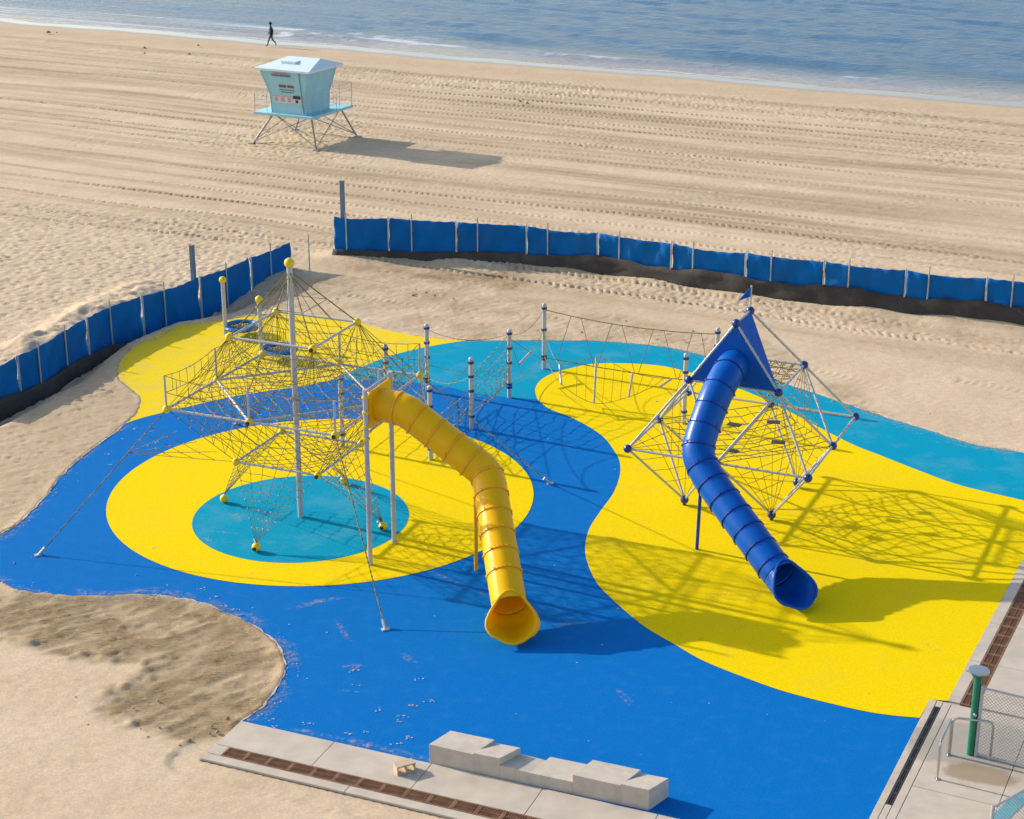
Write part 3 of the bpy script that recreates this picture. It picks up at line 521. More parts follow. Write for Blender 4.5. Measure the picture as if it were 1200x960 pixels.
def grate_run(par, o, du, dv, u0, u1, v0, w, mat_, l=0.5, z=0.008):
    MB().prism(quad_from(o, du, dv, u0, u1, v0, v0 + w), -0.09, -0.012).build('drain_channel', M['pit'], par)
    me_ = grate_mesh(w, l - 0.01, mat_); u = u0
    while u + l <= u1 + 1e-3:
        ob = bpy.data.objects.new('grate_section', me_); COL.objects.link(ob); p = o + du * u + dv * v0
        ob.parent = par
        # local x along du, local y along dv, keep z up
        R_ = Matrix(((du.x, dv.x, 0, p.x), (du.y, dv.y, 0, p.y), (0, 0, 1, z), (0, 0, 0, 1))); ob.matrix_world = R_; u += l
grate_run(pave, A0, pav_dir, pav_n, 0.32, 13.32, gv0, gv1 - gv0, M['rust'])
# right-hand pavement
rd = Vector((3.57, 7.13)).normalized(); rn = Vector((rd.y, -rd.x)); R0 = Vector((9.16, 32.41))
pr = MB().prism(PAVE_OUT[6:] + [Vector((6.05, 26.75)) + pav_dir * 0.02 + pav_n * 0.05, Vector((6.6, 25.0)), Vector((11.5, 20)), Vector((24, 22)), Vector((24, 47))], -0.20, -0.02).build('paved_court', M['conc_base']); tag(pr, 'pale concrete court with long drains beside the play surface', kind='structure')
gw0, gw1 = 0.27, 0.62
for a in range(0, 8): slab(pr, a * 2.0, a * 2.0 + 2.0, 0.0, gw0, o=R0, du=rd, dv=rn)
grate_run(pr, R0, rd, rn, -0.02, 15.98, gw0, gw1 - gw0, M['rust'])
for i in range(0, 8):
    for j in range(0, 3): slab(pr, i * 2.0, i * 2.0 + 2.0, gw1 + j * 2.4, gw1 + j * 2.4 + 2.4, o=R0, du=rd, dv=rn)
# lower part: step strip with dark drain
ld = Vector((8.81 - 6.67, 32.48 - 28.03)).normalized(); ln = Vector((ld.y, -ld.x)); L0 = Vector((6.67, 28.03)) - ld * 2.0
LL = (Vector((8.81, 32.48)) - L0).length
dw0, dw1 = 0.155, 0.29
slab(pr, 0, LL, 0.0, dw0, o=L0, du=ld, dv=ln)
dz0 = (Vector((7.08, 28.51)) - L0).dot(ld); dz1 = (Vector((8.80, 32.16)) - L0).dot(ld)
grate_run(pr, L0, ld, ln, dz0, dz1 + 0.02, dw0, dw1 - dw0, M['dgrate'], l=0.45)
slab(pr, 0, dz0, dw0, dw1, o=L0, du=ld, dv=ln); slab(pr, dz1 + 0.03, LL, dw0, dw1, o=L0, du=ld, dv=ln); slab(pr, 0, LL, dw1, 0.46, o=L0, du=ld, dv=ln)
cc = 0.46
for i, (u0, u1) in enumerate(((-1.5, 1.05), (1.05, 3.45), (3.45, LL - 0.02))):
    for j, (v0, v1) in enumerate(((cc, 2.1), (2.1, 4.2), (4.2, 6.4))):
        slab(pr, u0, u1, v0, v1, o=L0, du=ld, dv=ln, top=0.020)

# ------------------------------------------------------------------ concrete seat wall (faceted blocks)
sw = empty('seat_wall', (0.5, 29.3, 0), 'low pale concrete seat wall of stepped blocks at the edge of blue rubber', 'bench')
W0 = Vector((-1.63, 29.96)); W1 = Vector((2.57, 28.31)); wd = (W1 - W0).normalized(); wnv = Vector((0.66, 0.75)).normalized(); WL = (W1 - W0).length; DEP = 0.62
def facet(u0, u1, zf0, zf1, zb0, zb1):
    p = [W0 + wd * u0, W0 + wd * u1, W0 + wd * u1 + wnv * DEP, W0 + wd * u0 + wnv * DEP]
    m = MB().hexa([(*p[0], -0.03), (*p[1], -0.03), (*p[2], -0.03), (*p[3], -0.03), (*p[0], zf0), (*p[1], zf1), (*p[2], zb1), (*p[3], zb0)])
    return m.build('block', M['conc2'], sw, bevel=0.004)
def ux(px): return WL * (px - 503) / (760 - 503.0)
def uu(px):   # perspective-correct enough along the wall
    t = (px - 503) / 257.0; return WL * t * (1 + 0.04 * (1 - t))
facet(0, uu(555), 0.44, 0.42, 0.47, 0.47)
facet(uu(555) + .001, uu(585.6), 0.455, 0.455, 0.40, 0.41)
facet(uu(585.6) + .002, uu(604), 0.30, 0.29, 0.27, 0.26)
facet(uu(604) + .001, uu(621), 0.29, 0.27, 0.26, 0.24)
facet(uu(621) + .001, uu(671), 0.275, 0.275, 0.345, 0.35)
facet(uu(671) + .002, uu(727), 0.43, 0.42, 0.475, 0.47)
facet(uu(727) + .001, WL, 0.45, 0.45, 0.40, 0.41)
# hollow block lying on the strip
hb = empty('hollow_block', (*(-2.103, 29.649), 0.02), 'small tan hollow concrete block lying on the pavement strip', 'block')
c = Vector((-2.103, 29.649)); hm = MB(); a_ = radians(28); bl, bh, bw = 0.39, 0.19, 0.19
bu = Vector((cos(a_), sin(a_), 0)); bv = Vector((-sin(a_), cos(a_), 0)); up = Vector((0, 0, 1)); O_ = Vector((c.x, c.y, 0.022))
def bxo(m, u0, u1, v0, v1, z0, z1):
    P_ = lambda u, v, z: O_ + bu * u + bv * v + up * z
    m.hexa([P_(u0, v0, z0), P_(u1, v0, z0), P_(u1, v1, z0), P_(u0, v1, z0), P_(u0, v0, z1), P_(u1, v0, z1), P_(u1, v1, z1), P_(u0, v1, z1)])
bxo(hm, -.195, .195, -.095, .095, 0, .032); bxo(hm, -.195, .195, -.095, .095, .158, .19)
for u0, u1 in ((-.195, -.163), (-.016, .016), (.163, .195)): bxo(hm, u0, u1, -.0935, .0935, .032, .158)
hm.build('shell', M['block'], hb)

# ------------------------------------------------------------------ rope and net tools
RR = 0.009
def rope(m, a, b, sag=0.0, r=RR, n=6):
    if sag <= 0: m.tube(a, b, r, 4, caps=False); return
    pts = [lerp(a, b, i / n) - Vector((0, 0, sag * 4 * (i / n) * (1 - i / n))) for i in range(n + 1)]
    for i in range(n): m.tube(pts[i], pts[i + 1], r, 4, caps=False)
def fan_net(m, A, B, C, nfan, ncross, jm=None, start=0.15, r=RR):
    """ropes fanning from A to the line BC with cross ropes"""
    A, B, C = Vector(A), Vector(B), Vector(C)
    for i in range(nfan + 1): m.tube(A, lerp(B, C, i / nfan), r, 4, caps=False)
    for j in range(1, ncross + 1):
        t = start + (1 - start) * j / (ncross + 1)
        pts = [lerp(A, lerp(B, C, i / nfan), t) + Vector((0, 0, -0.02 * (i % 2))) for i in range(nfan + 1)]
        for a, b in zip(pts[:-1], pts[1:]): m.tube(a, b, r * 0.9, 4, caps=False)
        if jm:
            for p in pts: jm.box(p, 0.030, 0.030, 0.030, random.random())
def quad_net(m, A, B, C, D, nu_, nv_, jm=None, sag=0.0, diag=False, r=RR, bag=None):
    A, B, C, D = map(Vector, (A, B, C, D)); G = {}
    for i in range(nu_ + 1):
        for j in range(nv_ + 1):
            u, v = i / nu_, j / nv_; p = lerp(lerp(A, B, u), lerp(D, C, u), v)
            k = 16 * u * (1 - u) * v * (1 - v); p = p - Vector((0, 0, sag * k))
            if bag: p = p + Vector(bag) * k
            if 0 < i < nu_ and 0 < j < nv_: p = p + Vector((random.gauss(0, .015), random.gauss(0, .015), random.gauss(0, .02)))
            G[i, j] = p
    for i in range(nu_ + 1):
        for j in range(nv_ + 1):
            if diag:
                if (i + j) % 2 == 0:
                    for di, dj in ((1, 1), (1, -1)):
                        if (i + di, j + dj) in G: m.tube(G[i, j], G[i + di, j + dj], r, 4, caps=False)
                else:
                    for di, dj in ((1, 1), (1, -1)):
                        pass
            else:
                if i < nu_: m.tube(G[i, j], G[i + 1, j], r, 4, caps=False)
                if j < nv_: m.tube(G[i, j], G[i, j + 1], r, 4, caps=False)
            if jm and random.random() < 0.8 and (not diag or (i + j) % 2 == 0): jm.box(G[i, j], 0.030, 0.030, 0.030, random.random())
    return G
def tri_diamond(m, A, B, C, n, jm=None, r=RR, bag=(0, 0, 0)):
    """diamond mesh filling a triangle: lines parallel to AB and AC, and loose cross ropes"""
    A, B, C = Vector(A), Vector(B), Vector(C); G = {}
    for i in range(n + 1):
        for j in range(n + 1 - i):
            u, v = i / n, j / n; w = 1 - u - v; p = A * w + B * u + C * v + Vector(bag) * 27 * u * v * w
            G[i, j] = p + (Vector((random.gauss(0, .012), random.gauss(0, .012), random.gauss(0, .012))) if u * v * w > 0 else Vector())
    for (i, j), p in G.items():
        for d in ((1, 0), (0, 1)):
            q2 = G.get((i + d[0], j + d[1]))
            if q2 is not None: m.tube(p, q2, r, 4, caps=False)
        q2 = G.get((i - 1, j + 1))
        if q2 is not None and (i + j == n or (i + j) % 3 == 0): m.tube(p, q2, r, 4, caps=False)
        if jm and random.random() < 0.8: jm.box(p, 0.030, 0.030, 0.030, random.random())

# ------------------------------------------------------------------ big yellow-jointed net climber
def frame(x, y, rot, a, h, z0):
    cs, sn = cos(rot), sin(rot)
    return lambda l, m_, k, dz=0.0: Vector((x + a * (l * cs - m_ * sn), y + a * (l * sn + m_ * cs), z0 + h * k + dz))
F = frame(-5.494, 42.037, radians(-22.485), 2.361, 1.667, 0.14)
cl = empty('net_climber', (-5.494, 42.037, 0), 'large rope net climber with yellow ball joints around a tall grey mast', 'climber')
N = dict(N1=F(-.5, -.5, 3), N3=F(.5, .5, 3), N2=F(-.5, .5, 3), N4=F(.5, -.5, 3), N5=F(-1, 0, 2), N7=F(0, 1, 2), N11=F(0, -1, 2), P=F(1, 0, 2), N8=F(-1, -1, 2), N9=F(1, 1, 2), N6=F(-1, 1, 2), N13=F(1, -1, 2),
         N12=F(-.5, -.5, 1), N16=F(.5, .5, 1), N14=F(-.5, .5, 1), N15=F(.5, -.5, 1))
Gd = dict(G1=F(-1, 0, 0), G2=F(0, -1, 0), G3=F(0, 1, 0), G4=F(1, 0, 0))
for k in Gd: Gd[k].z = 0.13
TOP = Vector((-5.53, 42.01, 6.86)); base = Vector((-5.53, 42.01, 0))
MB().tube(base, TOP, 0.075, 16).build('mast', M['white_steel'], cl, True)
MB().sphere(TOP + Vector((0, 0, 0.02)), 0.13).build('mast_ball', M['ball_y'], cl, True)
for k, p in N.items():
    if k != 'P': MB().sphere(p, 0.105).build('ball_joint', M['ball_y'], cl, True)
for k, p in Gd.items():
    o = MB().sphere(p, 0.115).build('ground_ball', M['ball_y'], cl, True)
    MB().tube((p.x, p.y, 0.0), (p.x, p.y, 0.07), 0.05, 10).build('footing', M['black'], o)
def bar(a, b, par, r=0.031, mt='white_steel', gap=0.07, clips=False):
    a, b = Vector(a), Vector(b); d = (b - a).normalized()
    m = MB().tube(a + d * gap, b - d * gap, r, 10)
    if clips:
        n = int((b - a).length / 0.24)
        for i in range(1, n): p = lerp(a, b, i / n); m.tube(p - d * .018, p + d * .018, r + .012, 8)
    return m.build('bar', M[mt], par, True)
sock = Vector((sin(radians(-22.485)) * .9, -cos(radians(-22.485)), -.12)).normalized()
for p, rr_ in ((N['N4'], .105), (N['N11'], .105), (N['N13'], .105), (Gd['G2'], .115), (Gd['G4'], .115), (N['N15'], .105)): MB().tube(p + sock * (rr_ - .03), p + sock * (rr_ + .004), .055, 12).build('socket', M['black'], cl)
S1 = Vector((-3.49, 39.10, 0)); S2 = Vector((-2.98, 40.35, 0))
for a, b in ('N1 N2', 'N2 N3', 'N3 N4', 'N4 N1', 'N6 N5', 'N5 N8', 'N8 N11', 'N11 N13', 'N9 N7', 'N7 N6', 'N5 N7', 'N5 N11', 'N11 P', 'N7 P', 'N12 N15', 'N12 N14', 'N14 N16', 'N15 N16', 'N13 P', 'P N9') and [s.split() for s in ('N1 N2', 'N2 N3', 'N3 N4', 'N4 N1', 'N6 N5', 'N5 N8', 'N8 N11', 'N11 N13', 'N9 N7', 'N7 N6', 'N5 N7', 'N5 N11', 'N11 P', 'N7 P', 'N12 N15', 'N12 N14', 'N14 N16', 'N15 N16', 'N13 P', 'P N9')]:
    bar(N[a], N[b], cl, clips=a not in ('N1', 'N2', 'N3', 'N4'))
gp = {}
for k in ('N5', 'N7', 'N11', 'N8', 'N9', 'N6', 'N13', 'P'):
    t_ = N[k] + Vector((0, 0, 0.88)); gp[k] = t_
    MB().tube(N[k] + Vector((0, 0, 0.06)), t_, 0.028, 10).build('guard_post', M['white_steel'], cl, True)
def net_part(par, fn, mt='rope', name='rope_net', joints=True):
    m = MB(); jm = MB() if joints else None; fn(m, jm); o = m.build(name, M[mt], par)
    if jm and jm.v: tag(jm.build('rope_joints', M['joint'], o), kind='stuff')
    return o
Tt = TOP - Vector((0, 0, 0.18))
def f_top(m, jm):
    for a in ('N1', 'N2', 'N3', 'N4'): m.tube(Tt, N[a], 0.018, 6)
    for a, b in (('N1', 'N2'), ('N2', 'N3'), ('N3', 'N4'), ('N4', 'N1')):
        for t in (0.33, 0.67): m.tube(Tt - Vector((0, 0, .1)), lerp(N[a], N[b], t), 0.009, 4, caps=False)
        m.tube(lerp(Tt, N[a], .55), lerp(Tt, N[b], .55), 0.009, 4, caps=False); jm.box(lerp(Tt, N[a], .55), .05, .05, .05)
net_part(cl, f_top, 'rope_y')
E4 = [('N1', 'N5', 'N8', 'N11'), ('N2', 'N6', 'N5', 'N7'), ('N3', 'N9', 'N7', 'P'), ('N4', 'N13', 'N11', 'P')]
for top, *low in E4:
    def f_up(m, jm, top=top, low=low):
        c0 = F(0, 0, 2.05)
        A = N[top]; B, C, D = low
        if top == 'N1': pairs = (('N5', 'N8'), ('N8', 'N11'))
        elif top == 'N2': pairs = (('N6', 'N5'), ('N7', 'N6'))
        elif top == 'N3': pairs = (('N9', 'N7'), ('P', 'N9'))
        else: pairs = (('N13', 'N11'), ('P', 'N13'))
        for b, c_ in pairs: fan_net(m, A, N[b], N[c_], 5, 3, None, 0.25, 0.0076)
        for t in (.2, .5, .8): rope(m, A, lerp(c0, N[pairs[0][0]], t * .6), .0)
    net_part(cl, f_up)
# faces between top-square edges and the mid points
for a, b, c_ in (('N1', 'N2', 'N5'), ('N2', 'N3', 'N7'), ('N3', 'N4', 'P'), ('N4', 'N1', 'N11')):
    net_part(cl, lambda m, jm, a=a, b=b, c_=c_: fan_net(m, N[c_], N[a], N[b], 5, 4, jm, 0.2, 0.0076))
# dense floor at mid height, one net for every cell
C0 = F(0, 0, 2, -0.08)
for q4 in (('N8', 'N11', None, 'N5'), ('N5', None, 'N7', 'N6'), ('N11', 'N13', 'P', None), (None, 'P', 'N9', 'N7')):
    pts = [C0 if k is None else N[k] for k in q4]
    net_part(cl, lambda m, jm, pts=pts: quad_net(m, *pts, 10, 10, jm, sag=0.12, diag=True, r=0.0076))
# second loose layer higher up inside
net_part(cl, lambda m, jm: quad_net(m, lerp(N['N1'], N['N5'], .55), lerp(N['N4'], N['N11'], .55), lerp(N['N3'], N['P'], .55), lerp(N['N2'], N['N7'], .55), 9, 9, jm, sag=0.25, diag=True, r=0.008))
# hanging nets below: corners of the mid layer down to the small square
for lo, a, b, corner in (('N12', 'N5', 'N11', 'N8'), ('N14', 'N5', 'N7', 'N6'), ('N16', 'N7', 'P', 'N9'), ('N15', 'N11', 'P', 'N13')):
    net_part(cl, lambda m, jm, lo=lo, a=a, c_=corner: tri_diamond(m, N[lo], N[a], N[c_], 6, jm, 0.0076))
    net_part(cl, lambda m, jm, lo=lo, b=b, c_=corner: tri_diamond(m, N[lo], N[c_], N[b], 6, jm, 0.0076))
for mid, a, b in (('N5', 'N12', 'N14'), ('N7', 'N14', 'N16'), ('P', 'N16', 'N15'), ('N11', 'N15', 'N12')):
    net_part(cl, lambda m, jm, mid=mid, a=a, b=b: tri_diamond(m, N[mid], N[a], N[b], 6, jm, 0.0076))
net_part(cl, lambda m, jm: quad_net(m, N['N12'], N['N15'], N['N16'], N['N14'], 10, 10, jm, sag=0.15, diag=True, r=0.0076))
for g_, a, b in (('G1', 'N12', 'N14'), ('G2', 'N12', 'N15'), ('G3', 'N14', 'N16'), ('G4', 'N15', 'N16')):
    net_part(cl, lambda m, jm, g_=g_, a=a, b=b: fan_net(m, Gd[g_] + Vector((0, 0, .1)), N[a], N[b], 6, 7, jm, 0.08, 0.0076))
    MB().tube(Gd[g_] + Vector((0, 0, .08)), lerp(Gd[g_], N[a], .09), 0.03, 8).build('turnbuckle', M['stain'], cl)
# guard ropes with droppers round the rim
for a, b in (('N8', 'N5'), ('N5', 'N6'), ('N6', 'N7'), ('N7', 'N9'), ('N8', 'N11'), ('N11', 'N13'), ('N9', 'P')):
    def f_g(m, jm, a=a, b=b):
        A, B = gp[a], gp[b]
        rope(m, A, B, 0.12); rope(m, lerp(A, N[a], .5), lerp(B, N[b], .5), 0.08)
        for i in range(1, 7):
            t = i / 7; s_ = 0.12 * 4 * t * (1 - t); m.tube(lerp(A, B, t) - Vector((0, 0, s_)), lerp(lerp(A, N[a], .55), lerp(B, N[b], .55), t), 0.008, 4, caps=False)
        jm.box(lerp(A, B, .5) - Vector((0, 0, .12)), .04, .04, .04)
    net_part(cl, f_g, name='guard_ropes')
anch = dict(N8=Vector((-11.8, 39.64, 0)), N13=Vector((-2.88, 35.65, 0)), N9=Vector((1.05, 44.27, 0)), N6=Vector((-8.24, 48.89, 0)))
for k, p in anch.items():
    d = (N[k] - p).normalized(); m = MB(); L_ = (N[k] - p).length; n = 40
    m.tube(p + d * 0.25, N[k], 0.011, 6)
    for i in range(1, n): m.tube(p + d * (0.25 + (L_ - .3) * i / n), p + d * (0.25 + (L_ - .3) * i / n + 0.05), 0.019, 6)
    g_ = m.build('guy_rope', M['rope'], cl)
    MB().tube(p + d * 0.0, p + d * 0.26, 0.042, 8).box(p + Vector((0, 0, 0.015)), 0.18, 0.12, 0.03, 0.4).build('anchor', M['steel'], g_)
for a, b, c_ in (('N8', 'N12', 'N11'), ('N13', 'N15', 'N11')):     # loose ropes running down to the guy ropes
    net_part(cl, lambda m, jm, a=a, b=b: fan_net(m, lerp(N[a], anch[a], .30), N[b], lerp(N[a], anch[a], .08), 4, 3, jm, .2, .007), joints=True)

# ------------------------------------------------------------------ tube slides
def sweep(path, rad, n=28):
    vv = []; T = []
    for i in range(len(path)): T.append((path[min(i + 1, len(path) - 1)] - path[max(i - 1, 0)]).normalized())
    for p, t, r in zip(path, T, rad):
        side = t.cross(Vector((0, 0, 1))); side = side.normalized() if side.length > 1e-4 else Vector((1, 0, 0)); upv = side.cross(t)
        vv += [p + (side * cos(2 * pi * k / n) + upv * sin(2 * pi * k / n)) * r for k in range(n)]
    ff = [(i * n + k, i * n + (k + 1) % n, (i + 1) * n + (k + 1) % n, (i + 1) * n + k) for i in range(len(path) - 1) for k in range(n)]
    return vv, ff
def shell(name, vv, ff, mt, par, th=0.018):
    o = MB().add(vv, ff).build(name, mt, par, True); s = o.modifiers.new('wall', 'SOLIDIFY'); s.thickness = th; s.offset = -1; return o
def resample(pts, step):
    d = [0.0]
    for a, b in zip(pts[:-1], pts[1:]): d.append(d[-1] + (b - a).length)
    n = int(round(d[-1] / step)); out = []; j = 0
    for i in range(n + 1):
        s = d[-1] * i / n
        while j < len(d) - 2 and d[j + 1] < s: j += 1
        t = (s - d[j]) / max(1e-9, d[j + 1] - d[j]); out.append(pts[j].lerp(pts[j + 1], t))
    return out
def slide(root, ctrl, r, mt, mf, seglen, hood_dir, hood_len=0.75):
    pts = resample(catmull([Vector(c) for c in ctrl], 12), 0.05); per = int(seglen / 0.05); i = 0
    ends = list(range(0, len(pts) - 1, per))
    if len(pts) - 1 - ends[-1] < per * 0.5: ends.pop()
    ends.append(len(pts) - 1)
    for k, (a, b) in enumerate(zip(ends[:-1], ends[1:])):
        seg = pts[a:b + 1]; n_ = len(seg)
        rad = [r * (1 + 0.010 * sin(pi * i_ / (n_ - 1))) for i_ in range(n_)]
        vv, ff = sweep(seg, rad); shell('tube_segment', vv, ff, mt, root)
        if k > 0:
            t = (pts[a + 1] - pts[a - 1]).normalized(); side = t.cross(Vector((0, 0, 1))).normalized(); upv = side.cross(t); p = pts[a]
            vv = []; ff = []; prof = [(-0.022, 0.004), (-0.022, 0.042), (0.022, 0.042), (0.022, 0.004)]; n = 28
            for dx, dr in prof: vv += [p + t * dx + (side * cos(2 * pi * q / n) + upv * sin(2 * pi * q / n)) * (r + dr) for q in range(n)]
            for i_ in range(3): ff += [(i_ * n + q, i_ * n + (q + 1) % n, (i_ + 1) * n + (q + 1) % n, (i_ + 1) * n + q) for q in range(n)]
            fl = MB().add(vv, ff).build('flange', mf, root)
            bm_ = MB()
            for q in range(0, n, 4): bm_.box(p + (side * cos(2 * pi * q / n) + upv * sin(2 * pi * q / n)) * (r + 0.045), 0.03, 0.03, 0.03)
            tag(bm_.build('bolts', mf, fl), kind='stuff')
    # flared exit: the floor runs on further than the roof and the lips roll out
    p = pts[-1]; t = (pts[-1] - pts[-3]).normalized(); hd = Vector(hood_dir).normalized(); n = 40; rows = 14; vv = []; ff = []
    side = hd.cross(Vector((0, 0, 1))).normalized()
    ts = t.cross(Vector((0, 0, 1))).normalized(); tup = ts.cross(t); Zv = Vector((0, 0, 1)); flat = Vector((hd.x, hd.y, 0)).normalized()
    for i_ in range(rows + 1):
        s = i_ / rows
        for k in range(n):
            ph = 2 * pi * k / n; cu, su_ = cos(ph), sin(ph); low = (1 - su_) / 2
            ln_ = hood_len * (0.10 + 0.90 * low ** 0.9) * s
            wide = 1 + 0.42 * s ** 1.5 * math.exp(-((low - 0.62) / 0.36) ** 2) + 0.03 * s
            tall = 1 + (0.10 if su_ > 0 else -0.10) * s
            k_ = min(1.0, s * 1.6); sd2 = (ts * (1 - k_) + side * k_).normalized(); up2 = (tup * (1 - k_) + Zv * k_).normalized(); fw = (t * (1 - k_) + flat * k_).normalized()
            q_ = p + (t * min(ln_, .25) + flat * max(0, ln_ - .25)) + sd2 * r * wide * cu + up2 * r * tall * su_
            q_ += (sd2 * cu + up2 * su_) * 0.05 * max(0, (s - .85) / .15) ** 2 * (1 if low < .8 else .3)
            q_.z = max(q_.z, 0.035); vv.append(q_)
    ff = [(i_ * n + k, i_ * n + (k + 1) % n, (i_ + 1) * n + (k + 1) % n, (i_ + 1) * n + k) for i_ in range(rows) for k in range(n)]
    h = shell('exit_chute', vv, ff, mt, root, 0.02)
    rim = [Vector(v) for v in vv[-n:]]; m = MB()
    for k in range(n): m.tube(rim[k], rim[(k + 1) % n], 0.028, 8, caps=False)
    m.build('rolled_rim', mt, h, True)
    return pts
ys_ = empty('tube_slide', (-1.5, 38.0, 0), 'yellow plastic tube slide bending down from two grey posts', 'slide', )
dirS = Vector((0.924, -0.383, 0)); SS = Vector((-3.235, 39.725, 3.97))
ptsY = slide(ys_, [SS, SS + dirS * .35, SS + dirS * .72 + Vector((0, 0, -.05)), SS + dirS * 1.05 + Vector((0, 0, -.22)), SS + dirS * 1.7 + Vector((0, 0, -.62)), SS + dirS * 2.2 + Vector((0, 0, -.93)), SS + dirS * 2.58 + Vector((0, 0, -1.17)), (-.64, 38.66, 2.62), (-.54, 38.44, 2.45), (-.48, 38.12, 2.22), (-.34, 37.3, 1.67), (-.22, 36.6, 1.22), (-.12, 36.0, .84), (-.06, 35.66, .62)], 0.385, M['slide_y'], M['slide_yf'], 0.58, (0.10, -1, -0.12), 0.98)
for p, h_ in ((S1, 4.58), (S2, 4.60)):
    o = MB().tube(p, p + Vector((0, 0, h_)), 0.062, 14).build('post', M['white_steel'], ys_, True)
    for z in (4.36, 3.98, 3.62, 3.3): MB().tube(p + Vector((0, 0, z)), p + Vector((0, 0, z + 0.05)), 0.088, 14).build('clamp', M['ball_y'], o, True)
# square entry panel with a hole
pc = (S1 + S2) / 2; pw = (S2 - S1).normalized(); HW = (S2 - S1).length / 2 - 0.07; zc = 4.0; hh = 0.47
m = MB(); n = 32; outer = []; inner = []
for k in range(n):
    t = 2 * pi * k / n; cx, cz = cos(t), sin(t); s = 1 / max(abs(cx) / HW, abs(cz) / hh); outer.append((cx * s, cz * s)); inner.append((cx * 0.33, cz * 0.33))
for off in (0.0, 0.035):
    nrm = dirS * off
    m.v += [tuple(Vector((pc.x, pc.y, zc)) + pw * x + Vector((0, 0, z)) + nrm + dirS * 0.02) for x, z in outer + inner]
for k in range(n):
    k2 = (k + 1) % n
    m.f += [(k, n + k, n + k2, k2), (2 * n + k, 2 * n + k2, 3 * n + k2, 3 * n + k), (k, k2, 2 * n + k2, 2 * n + k), (n + k, 3 * n + k, 3 * n + k2, n + k2)]
m.build('entry_panel', M['slide_yf'], ys_)
bar(S1 + Vector((0, 0, 4.52)), S2 + Vector((0, 0, 4.54)), ys_); bar(S1 + Vector((0, 0, 3.46)), S2 + Vector((0, 0, 3.46)), ys_)
sb_ = Vector((-0.88, 38.8, 0)); MB().tube(sb_, (-0.88, 38.8, 2.62), 0.05, 12).build('support_post', M['slide_yf'], ys_, True)

FB = frame(6.171, 43.388, radians(-24.468), 2.394, 1.687, 0.16)
py = empty('pyramid_climber', (6.171, 43.388, 0), 'grey pipe pyramid climber with navy ball joints and blue flag on top', 'climber')
Q = dict(T=FB(0, 0, 3), A=FB(-.5, -.5, 2), Fr=FB(.5, -.5, 2), G=FB(.5, .5, 2), K4=FB(-.5, .5, 2), B=FB(-1, -1, 1), E=FB(0, -1, 1), I=FB(1, -1, 1), K=FB(1, 0, 1), L=FB(1, 1, 1), M=FB(0, 1, 1), Cc=FB(-1, 1, 1), C=FB(-1, 0, 1),
         D=FB(-.5, -.5, 0), H=FB(.5, -.5, 0), J=FB(.5, .5, 0), J2=FB(-.5, .5, 0), T2=FB(0, -.5, 3))
for k, p in Q.items():
    MB().sphere(p, 0.115).build('ball_joint', M['ball_b'], py, True)
    if k in 'D H J J2'.split(): MB().tube((p.x, p.y, 0), (p.x, p.y, .08), .05, 10).build('footing', M['black'], py)
for s in ('T G', 'T K4', 'T T2', 'T2 A', 'T2 Fr', 'A Fr', 'Fr G', 'G K4', 'K4 A', 'A B', 'A C', 'A E', 'Fr E', 'Fr I', 'Fr K', 'G K', 'G L', 'K4 M', 'K4 Cc', 'K4 C', 'B E', 'E I', 'I K', 'K L', 'L M', 'M Cc', 'Cc C', 'C B', 'D B', 'D C', 'D E', 'H E', 'H I', 'H K', 'J K', 'J M', 'J2 C', 'J2 M'):
    a, b = s.split(); bar(Q[a], Q[b], py, 0.032, clips=s in ('T2 A', 'T2 Fr', 'A Fr', 'Fr G', 'G K4', 'T G', 'E I', 'K L'))
def tri_panel(a, b, c_, hole=None, hr=0.4, th=0.025):
    a, b, c_ = Vector(a), Vector(b), Vector(c_); nrm = (b - a).cross(c_ - a).normalized(); cen = hole if hole is not None else (a + b + c_) / 3
    m = MB(); n = 48; ax = (b - a).normalized(); ay = nrm.cross(ax); outer = []; inner = []
    V_ = [a, b, c_]
    for k in range(n):
        t = 2 * pi * k / n; d = ax * cos(t) + ay * sin(t); best = 1e9
        for i in range(3):
            p, q = V_[i], V_[(i + 1) % 3]; e = q - p; nn = nrm.cross(e); den = d.dot(nn)
            if abs(den) > 1e-9:
                s = (p - cen).dot(nn) / den
                if s > 0: best = min(best, s)
        outer.append(cen + d * best); inner.append(cen + d * min(hr, best * 0.9))
    # snap the ray nearest each corner to the corner
    for v in V_: i = min(range(n), key=lambda i: (outer[i] - v).length); outer[i] = v
    for off in (0, th): m.v += [tuple(p + nrm * off) for p in outer + inner]
    for k in range(n):
        k2 = (k + 1) % n
        m.f += [(k, n + k, n + k2, k2), (2 * n + k, 2 * n + k2, 3 * n + k2, 3 * n + k), (k, k2, 2 * n + k2, 2 * n + k), (n + k, 3 * n + k, 3 * n + k2, n + k2)]
    return m
shr = lambda p, c_, t=0.95: lerp(c_, p, t)
cA = (Q['T2'] + Q['A'] + Q['Fr']) / 3; inc = FB(0, -.5, 2); hole_c = Vector((inc.x, inc.y, 4.12))
tri_panel(shr(Q['A'], cA), shr(Q['Fr'], cA), shr(Q['T2'], cA), hole_c, 0.33).build('slide_panel', M['panel_b'], py)
for sd_ in ('A', 'Fr'):
    a, b, c_ = Q['T'], Q['T2'], Q[sd_]; ce = (a + b + c_) / 3; nrm = (b - a).cross(c_ - a).normalized() * 0.022; m = MB()
    pp = [shr(p, ce, .94) for p in (a, b, c_)]; m.add([*pp, *[p + nrm for p in pp]], [(0, 2, 1), (3, 4, 5), (0, 1, 4, 3), (1, 2, 5, 4), (2, 0, 3, 5)]); m.build('side_panel', M['panel_b'], py)
